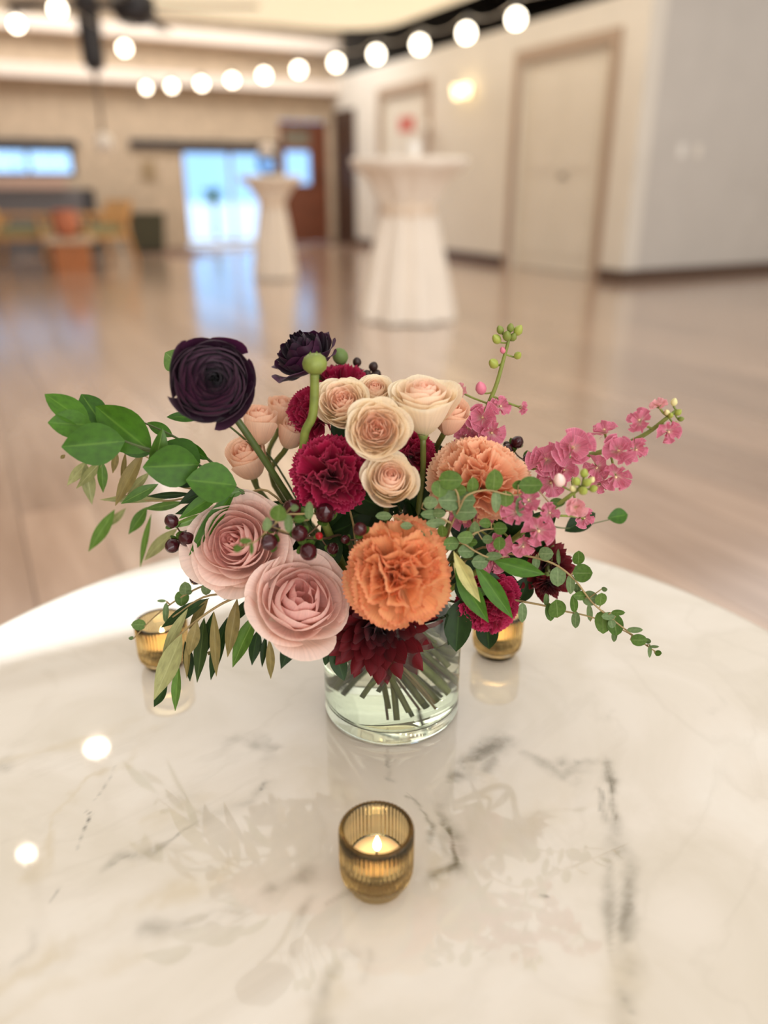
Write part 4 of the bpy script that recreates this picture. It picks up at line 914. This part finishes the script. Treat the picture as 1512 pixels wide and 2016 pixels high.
branch('ruscus_branch', 'glossy broad-leaved green branch reaching out beside the dark purple ranunculus', 'foliage',
       [[(480, 970, .60), (440, 945, .60), (390, 915, .60), (330, 895, .595), (245, 868, .59), (175, 836, .59)], [(455, 950, .62), (405, 900, .63), (340, 858, .635), (283, 832, .64)], [(300, 888, .597), (280, 884, .60), (240, 866, .60)]],
       [((176, 838), (88, 776), 56, .595, .60, R_, .5), ((182, 836), (94, 832), 56, .59, .585, R_, .1), ((246, 868), (121, 880), 84, .585, .57, R_, -.1), ((202, 836), (160, 776), 52, .61, .62, R_, .1), ((298, 888), (188, 800), 84, .60, .61, R_, -.2), ((300, 890), (228, 878), 34, .61, .605, R_),
        ((392, 914), (281, 920), 84, .592, .575, R_, -.15), ((296, 934), (320, 843), 40, .59, .60, G_, .6), ((394, 912), (322, 872), 60, .61, .62, R_, .2), ((466, 955), (366, 945), 80, .59, .575, R_, .1), ((410, 905), (352, 866), 24, .62, .63, R_), ((340, 860), (290, 832), 26, .64, .645, R_), ((404, 930), (350, 958), 30, .60, .595, D_)], 'ruscus')
branch('leaf_sprig', 'two green leaves showing behind the dark purple ranunculus', 'foliage', [[(500, 880, .66), (440, 830, .65), (390, 800, .645), (360, 730, .645)]],
       [((362, 724), (325, 694), 52, .645, .645, G_), ((398, 822), (328, 821), 22, .65, .645, R_), ((392, 802), (350, 780), 30, .65, .65, R_)], 'ruscus', stem_r=.001)
branch('olive_branch', 'loose drooping olive sprig hanging below the broad glossy leaves', 'foliage',
       [[(480, 972, .625), (420, 965, .63), (350, 955, .645), (290, 900, .66), (230, 885, .665), (170, 900, .665)], [(420, 968, .63), (340, 985, .64), (260, 985, .65), (205, 985, .65)]],
       [((172, 908), (132, 956), 22, .665, .665, OP), ((168, 912), (181, 993), 27, .665, .66, OP), ((206, 900), (150, 962), 20, .66, .66, OP), ((200, 905), (203, 970), 20, .66, .66, G_), ((230, 886), (222, 932), 14, .66, .66, OB), ((247, 890), (240, 956), 11, .66, .66, OB), ((284, 888), (227, 996), 29, .645, .64, OB), ((295, 930), (250, 975), 18, .65, .65, OP),
        ((312, 953), (238, 992), 25, .635, .63, G_), ((376, 972), (288, 977), 14, .63, .63, D_), ((330, 982), (196, 984), 17, .65, .65, OP), ((362, 988), (282, 1002), 18, .645, .645, G_), ((128, 895), (119, 903), 8, .66, .66, OB),
        ((226, 1003), (174, 1086), 26, .70, .70, G_), ((290, 998), (253, 1052), 24, .68, .68, G_), ((298, 1012), (276, 1118), 13, .69, .69, G_), ((350, 1040), (284, 1104), 26, .66, .66, OP), ((248, 1000), (205, 1040), 16, .71, .71, OP)], 'olive', stem_r=.0011, stem_mat=M_woody)
branch('leaf_spray', 'spray of long pointed green leaves beside the swirled blush rose', 'foliage', [[(500, 985, .60), (470, 968, .60), (440, 962, .60), (400, 975, .60)]],
       [((466, 962), (372, 1094), 30, .60, .575, R_, .2), ((440, 964), (352, 1022), 30, .60, .585, R_), ((436, 955), (352, 992), 34, .61, .60, D_), ((460, 958), (405, 985), 26, .615, .61, D_), ((480, 965), (440, 975), 18, .60, .595, G_), ((425, 985), (345, 1012), 26, .605, .60, D_), ((410, 1010), (330, 1040), 16, .60, .59, G_), ((395, 1060), (368, 1095), 18, .60, .595, G_)], 'olive', stem_r=.0014)
branch('olive_branch', 'olive branch drooping over the table in front of a votive candle', 'foliage',
       [[(560, 1150, .60), (505, 1166, .585), (455, 1180, .575), (415, 1202, .568), (372, 1234, .562), (340, 1266, .56), (318, 1300, .56)], [(545, 1145, .60), (470, 1165, .595), (400, 1176, .59), (340, 1215, .585)]],
       [((358, 1248), (303, 1378), 42, .558, .552, OP, .1), ((330, 1345), (303, 1392), 20, .565, .562, D_), ((352, 1308), (345, 1400), 20, .56, .555, G_), ((370, 1198), (318, 1296), 22, .575, .57, OP), ((412, 1178), (317, 1236), 26, .59, .585, D_), ((410, 1178), (372, 1240), 18, .588, .585, OB), ((388, 1222), (372, 1290), 26, .56, .555, OB), ((402, 1216), (388, 1344), 28, .566, .56, O_), ((420, 1205), (394, 1302), 26, .572, .57, D_), ((364, 1262), (374, 1342), 22, .57, .568, D_), ((372, 1250), (368, 1336), 13, .562, .56, OB),
        ((421, 1203), (426, 1332), 21, .563, .558, OB), ((448, 1215), (415, 1339), 27, .575, .57, D_), ((414, 1282), (410, 1290), 8, .57, .57, OB), ((467, 1178), (448, 1294), 27, .57, .562, OB), ((504, 1172), (440, 1238), 22, .585, .58, D_), ((508, 1205), (458, 1314), 34, .575, .568, G_), ((508, 1240), (496, 1310), 26, .585, .58, D_), ((524, 1250), (516, 1314), 14, .585, .58, D_), ((530, 1258), (533, 1337), 18, .58, .575, OB), ((585, 1245), (553, 1317), 34, .585, .58, D_), ((335, 1290), (318, 1320), 12, .56, .56, O_), ((480, 1165), (440, 1180), 12, .59, .59, D_)], 'olive', stem_r=.0013, stem_mat=M_woody)
branch('olive_sprig', 'long olive leaves around one pale leaf beside the big orange carnation', 'foliage', [[(860, 1120, .60), (890, 1105, .575), (930, 1100, .56), (975, 1103, .555)]],
       [((893, 1085), (946, 1186), 28, .545, .54, M_pale_leaf, .2), ((893, 1108), (935, 1150), 34, .555, .553, M_pale_leaf), ((896, 1118), (962, 1226), 40, .552, .545, R_, .1), ((935, 1112), (1010, 1218), 36, .556, .548, R_, -.1), ((972, 1104), (1073, 1131), 36, .556, .55, R_, .1), ((925, 1160), (960, 1170), 18, .56, .56, G_), ((900, 1140), (912, 1185), 22, .565, .56, D_), ((950, 1128), (985, 1140), 14, .56, .56, D_)], 'olive', stem_r=.0013)
branch('leaf_sprig', 'broad dark leaves hanging over the vase rim under the magenta carnation', 'foliage', [[(850, 1180, .62), (895, 1185, .60), (950, 1210, .60)]],
       [((905, 1180), (898, 1283), 56, .59, .575, D_, .1), ((912, 1190), (882, 1270), 40, .595, .585, D_, -.3), ((958, 1215), (963, 1278), 46, .60, .59, D_, .25), ((985, 1120), (1020, 1192), 40, .61, .60, D_), ((1040, 1135), (1022, 1188), 40, .61, .605, D_)], 'ruscus', stem_r=.0014)
branch('leaf_sprig', 'dark leaves tucked under the wine dahlia against the glass', 'foliage', [[(740, 1200, .60), (690, 1240, .585), (660, 1270, .578)]],
       [((655, 1270), (678, 1340), 34, .572, .565, D_), ((650, 1265), (640, 1310), 20, .575, .57, D_), ((900, 1240), (950, 1200), 18, .59, .59, D_)], 'ruscus', stem_r=.0014)
branch('leaf_sprig', 'two separate dark green leaves behind the pink stock', 'foliage', [[(1060, 1030, .66), (1115, 1040, .665), (1170, 1030, .67), (1236, 1014, .68)]],
       [((1236, 1013), (1196, 1020), 32, .68, .675, R_), ((1172, 1010), (1112, 1046), 40, .67, .665, D_)], 'ruscus', stem_r=.0008)

# eucalyptus: round leaves given as (cx, cy, rx, ry[, mat])
E1, E2 = M_euc, M_eucd
def euc(label, stems, leaves, Y0, slope=0., group='eucalyptus sprays', to_vase=True):
    """leaf depth Y0 at x of the first stem point, changing by slope per pixel of x"""
    root = branch('eucalyptus_spray', label, 'foliage', stems, [], 'euc', group, .0010, M_woody, to_vase)
    segs = [(P(*a), P(*b)) for s in stems for a, b in zip(s, s[1:])]
    for L in leaves:
        cx, cy, rx, ry = L[:4]; mat = L[4] if len(L) > 4 else (E1 if LR.random() < .5 else E2); Y = Y0+slope*(cx-stems[0][0][0])+LR.uniform(-.004, .004)
        c = P(cx, cy, Y)
        # attach end: the end of the long axis that lies nearer to the stem
        if ry >= rx: e = [(cx, cy-ry), (cx, cy+ry)]; wd = 2*rx
        else: e = [(cx-rx, cy), (cx+rx, cy)]; wd = 2*ry
        if ry >= rx: tl = .25*rx; e = [(e[0][0]-tl*LR.uniform(-1, 1), e[0][1]), (e[1][0]+tl*LR.uniform(-1, 1), e[1][1])]
        def dist(q):
            w_ = P(*q, Y); best = 9
            for a, b in segs:
                t = max(0, min(1, (w_-a).dot(b-a)/((b-a).length_squared+1e-9))); best = min(best, (w_-a-(b-a)*t).length)
            return best
        e.sort(key=dist); B_, T_ = P(*e[0], Y), P(*e[1], Y-.004)
        place_leaf(root, B_, T_, wd*m_per_px(B_), 'euc', mat)
        best = None
        for a, b in segs:
            t = max(0, min(1, (B_-a).dot(b-a)/((b-a).length_squared+1e-9))); q = a+(b-a)*t
            if best is None or (B_-q).length < (B_-best).length: best = q
        if .0008 < (B_-best).length < .03: ob('petiole', MB().tube([best-root.location, B_-root.location], .0005, 5).mesh('petiole', True), M_woody, root)
    return root
euc('eucalyptus spray trailing out over the marble far beyond the vase', [[(1000, 1090, .59), (1040, 1095, .58), (1090, 1110, .572), (1130, 1140, .567), (1165, 1185, .563), (1200, 1215, .56), (1240, 1246, .557), (1280, 1276, .555), (1298, 1286, .555)], [(1005, 1180, .59), (1070, 1192, .58), (1110, 1203, .575), (1165, 1215, .57), (1225, 1240, .565), (1250, 1255, .56)]],
    [(1147, 1128, 20, 19, E2), (1098, 1135, 16, 20), (1075, 1090, 15, 14, E1), (1055, 1108, 8, 16, E1), (1100, 1096, 4, 16, E1), (1137, 1098, 12, 14), (1122, 1150, 9, 20, E1), (1136, 1158, 8, 10), (1142, 1172, 14, 10, E2), (1162, 1178, 17, 15, E1), (1182, 1180, 12, 13, E2), (1130, 1188, 8, 18, E2), (1097, 1198, 18, 18, E2), (1083, 1205, 10, 18, E2), (1135, 1220, 9, 17, E1), (1161, 1206, 6, 17, E1), (1030, 1206, 9, 20, E1), (1075, 1180, 6, 12, E1),
     (1187, 1225, 16, 23, E2), (1212, 1230, 16, 22, E2), (1198, 1213, 14, 8, E1), (1217, 1206, 14, 6, E2), (1210, 1252, 6, 12, E1), (1205, 1228, 8, 9, E1), (1250, 1240, 16, 6, E1), (1258, 1260, 17, 12, E2), (1275, 1262, 7, 6, E1), (1279, 1282, 4, 13, E1), (1296, 1286, 7, 6, E2), (1288, 1273, 10, 3, E1), (1190, 1160, 6, 5, E1)], .585, -.00011)
euc('eucalyptus spray of round leaves in front of the apricot carnation', [[(880, 1060, .575), (890, 1030, .560), (905, 1000, .55), (920, 975, .548), (960, 965, .552), (1010, 975, .556), (1060, 965, .56)], [(890, 1030, .56), (855, 1015, .556), (830, 1000, .556)], [(905, 1000, .55), (900, 970, .55), (885, 950, .552)]],
    [(887, 945, 24, 20, E2), (868, 962, 17, 18, E2), (885, 985, 23, 21, E1), (916, 985, 21, 19, E1), (915, 1008, 25, 17, E1), (970, 946, 18, 23, E2), (1045, 955, 24, 18, E2), (993, 982, 16, 16, E2), (975, 987, 10, 23, E1), (1024, 998, 9, 20, E1), (1097, 990, 16, 10, E2), (845, 1012, 17, 10, E1), (864, 1010, 14, 10, E1), (858, 1030, 20, 10, E1), (848, 990, 15, 13), (1020, 955, 12, 10, E2), (932, 955, 12, 16, E2), (905, 965, 14, 12, E2), (900, 1000, 9, 10, E1)], .556)
euc('eucalyptus spray of small leaves between the orange carnation and pink stock', [[(860, 1110, .58), (880, 1085, .565), (905, 1068, .556), (935, 1085, .552), (965, 1098, .552), (1000, 1095, .556)], [(880, 1085, .565), (860, 1055, .562), (838, 1045, .56), (780, 1020, .56)], [(905, 1068, .556), (945, 1045, .558), (985, 1040, .56)]],
    [(835, 1050, 17, 10, E1), (888, 1070, 16, 14, E2), (916, 1058, 16, 13, E2), (918, 1085, 17, 14, E1), (945, 1106, 17, 15, E1), (972, 1095, 17, 9, E1), (955, 1030, 12, 10), (985, 1040, 14, 13, E2), (960, 1062, 11, 9, E1), (935, 1040, 10, 14, E1), (865, 1085, 10, 16), (755, 1016, 16, 9, E1), (800, 1035, 12, 8, E1), (985, 1070, 12, 14, E2), (870, 1045, 10, 12, E2), (1000, 1110, 14, 9, E2), (930, 1068, 10, 9, E2)], .556)
euc('thin eucalyptus sprig lying across the swirled blush rose', [[(640, 1010, .58), (590, 1012, .56), (560, 1015, .55), (530, 1040, .54), (505, 1065, .53), (475, 1078, .527)], [(560, 1015, .55), (575, 1030, .548)]],
    [(550, 1010, 17, 17, E2), (570, 1030, 9, 19, E1), (610, 1005, 9, 18, E1), (526, 1032, 10, 14, E1), (590, 1022, 12, 8, E2), (484, 1065, 13, 6, E2), (468, 1080, 9, 8, E2), (496, 1080, 4, 12, E2), (580, 1000, 8, 7, E1)], .545, .0003)
euc('thin eucalyptus sprig hanging loose under the swirled blush rose', [[(470, 1130, .61), (410, 1150, .605), (375, 1165, .60), (335, 1190, .60), (300, 1218, .60), (262, 1258, .60)]],
    [(357, 1178, 14, 16, E2), (362, 1158, 12, 13, E1), (372, 1166, 6, 5, E1), (405, 1160, 10, 12, E1), (273, 1230, 15, 11, E2), (327, 1206, 6, 20, E1), (318, 1183, 9, 3, E1), (258, 1256, 5, 4, E1)], .60)

# ------------------------------------------------------------------ hypericum berries: stem > berry > sepals
berry_me = lathe_mesh('berry', [(0, -1), (.5, -.9), (.9, -.45), (1, 0), (.88, .5), (.55, .9), (.2, 1.08), (.06, 1.2), (0, 1.22)], 18)
def hyper(label, stem, berries, mat_default=None, sep=True):
    pts = [P(*q) for q in stem]; root = empty('hypericum_sprig', label, 'berries', pts[0], 'hypericum berry sprigs'); path = smooth_path(pts, 5)
    vp_ = vase_path(pts[0], (pts[0]-pts[1]).normalized(), .03)[::-1]
    add_stem(root, vp_+path[1:], .0011, M_twig)
    for B_ in berries:
        px, py, d, Y, f = B_[:5]; mat = B_[5] if len(B_) > 5 else M_berry
        p = P(px, py, Y); r = d/2*m_per_px(p); n = facing(p, *f); rot = axis_rot(n, px)
        b = ob('berry', berry_me, mat, root); b.matrix_local = Matrix.Translation(p-pts[0]) @ rot.to_4x4() @ Matrix.Diagonal((r*.92, r*.92, r, 1))
        near = min(path, key=lambda q: (q-p).length)
        ob('stalk', MB().tube([q-pts[0] for q in smooth_path([near, near.lerp(p-n*r, .5)-n*r*.3, p-n*r*.9], 4)], .0007, 6).mesh('stalk', True), M_twig, root)
        if sep:
            for k in range(3):
                a = k*2.1+px; dd = rot @ Vector((math.cos(a), math.sin(a), 0)); place_leaf(root, p-n*r*.95+dd*r*.1, p-n*r*.35+dd*r*1.25, r*1.0, 'euc', M_eucd, 0, 'sepal', nhint=-n)
    return root
hyper('cluster of wine-dark berries between the two blush roses', [(640, 1060, .59), (600, 1058, .57), (565, 1050, .555), (545, 1045, .545)],
      [(530, 1068, 36, .532, (-.6, -.3)), (590, 1050, 36, .545, (-.1, .3)), (607, 1086, 38, .54, (.1, -.5)), (538, 1036, 24, .545, (-.5, .7), M_berry_d), (628, 1055, 17, .55, (.2, .3), M_berry_r), (575, 1002, 40, .565, (-.2, .7)), (640, 1010, 42, .568, (.1, .6)), (655, 1080, 26, .575, (.3, .3))])
hyper('single wine-dark berry with its leaves at the edge of the big orange carnation', [(720, 1080, .58), (712, 1060, .56), (712, 1052, .55)], [(709, 1042, 30, .538, (-.2, .4)), (680, 1062, 20, .56, (-.5, .2))])
hyper('cluster of wine-dark berries among the long pointed leaves', [(470, 1040, .61), (420, 1050, .60), (380, 1055, .60), (355, 1050, .60)],
      [(338, 1026, 30, .592, (-.6, .6)), (368, 1060, 36, .588, (0, -.2), M_berry), (340, 1074, 32, .594, (-.6, -.5)), (386, 1138, 28, .605, (-.4, -.7))])
hyper('dark berries rising behind the apricot carnation', [(980, 930, .66), (1000, 900, .66), (1010, 885, .66)], [(1018, 871, 27, .658, (.6, .8)), (1001, 884, 24, .658, (-.2, .5)), (998, 876, 16, .664, (-.5, .8), M_berry_d), (1045, 905, 34, .655, (.5, .3)), (1030, 925, 26, .65, (0, .2))])
hyper('dry dark seed pods sticking up behind the cream roses', [(700, 800, .72), (705, 760, .72), (712, 735, .72)], [(670, 702, 34, .715, (-.5, 1), M_eucd), (703, 713, 19, .715, (-.1, 1), M_berry_d), (735, 722, 20, .72, (.4, 1), M_berry_d), (722, 738, 20, .715, (.1, .9), M_berry_d), (740, 738, 22, .72, (.6, .8), M_berry_d), (708, 732, 15, .715, (-.2, .9), M_berry_d), (684, 728, 18, .715, (-.5, .8), M_berry_d)], sep=False)

# ------------------------------------------------------------------ dark greenery filling the heart of the bouquet
FR = random.Random(5)
def filler(label, px, py, Y, n, spread):
    p = P(px, py, Y); root = empty('greenery_stem', label, 'foliage', p, 'dark greenery inside the bouquet')
    add_stem(root, vase_path(p, Vector((0, 0, -1)), .03), .0020, M_stemd)
    for k in range(n):
        a = 2*PI*k/n+FR.uniform(-.4, .4); e = FR.uniform(-.5, .9); d = Vector((math.cos(a)*math.cos(e), math.sin(a)*math.cos(e)*.7, math.sin(e)))
        b = p+d*.006; place_leaf(root, b, b+d*spread*FR.uniform(.7, 1.1), .03*FR.uniform(.8, 1.2), 'ruscus', M_dark_leaf, FR.uniform(-.6, .6))
filler('dark leaves deep behind the magenta carnation and blush roses', 620, 1060, .622, 12, .055)
filler('dark leaves deep behind the lowest cream spray rose', 790, 1010, .625, 12, .055)
filler('dark leaves deep under the pink stock and wine dahlia', 990, 1100, .64, 12, .060)
filler('dark leaves deep behind the swirled blush rose', 520, 1050, .650, 10, .050)
filler('dark leaves deep below the cream rose cluster', 720, 900, .660, 11, .050)
filler('dark leaves deep behind the apricot carnation', 900, 950, .655, 11, .050)
filler('dark leaves deep between dahlia and blush rose', 660, 1170, .610, 10, .045)
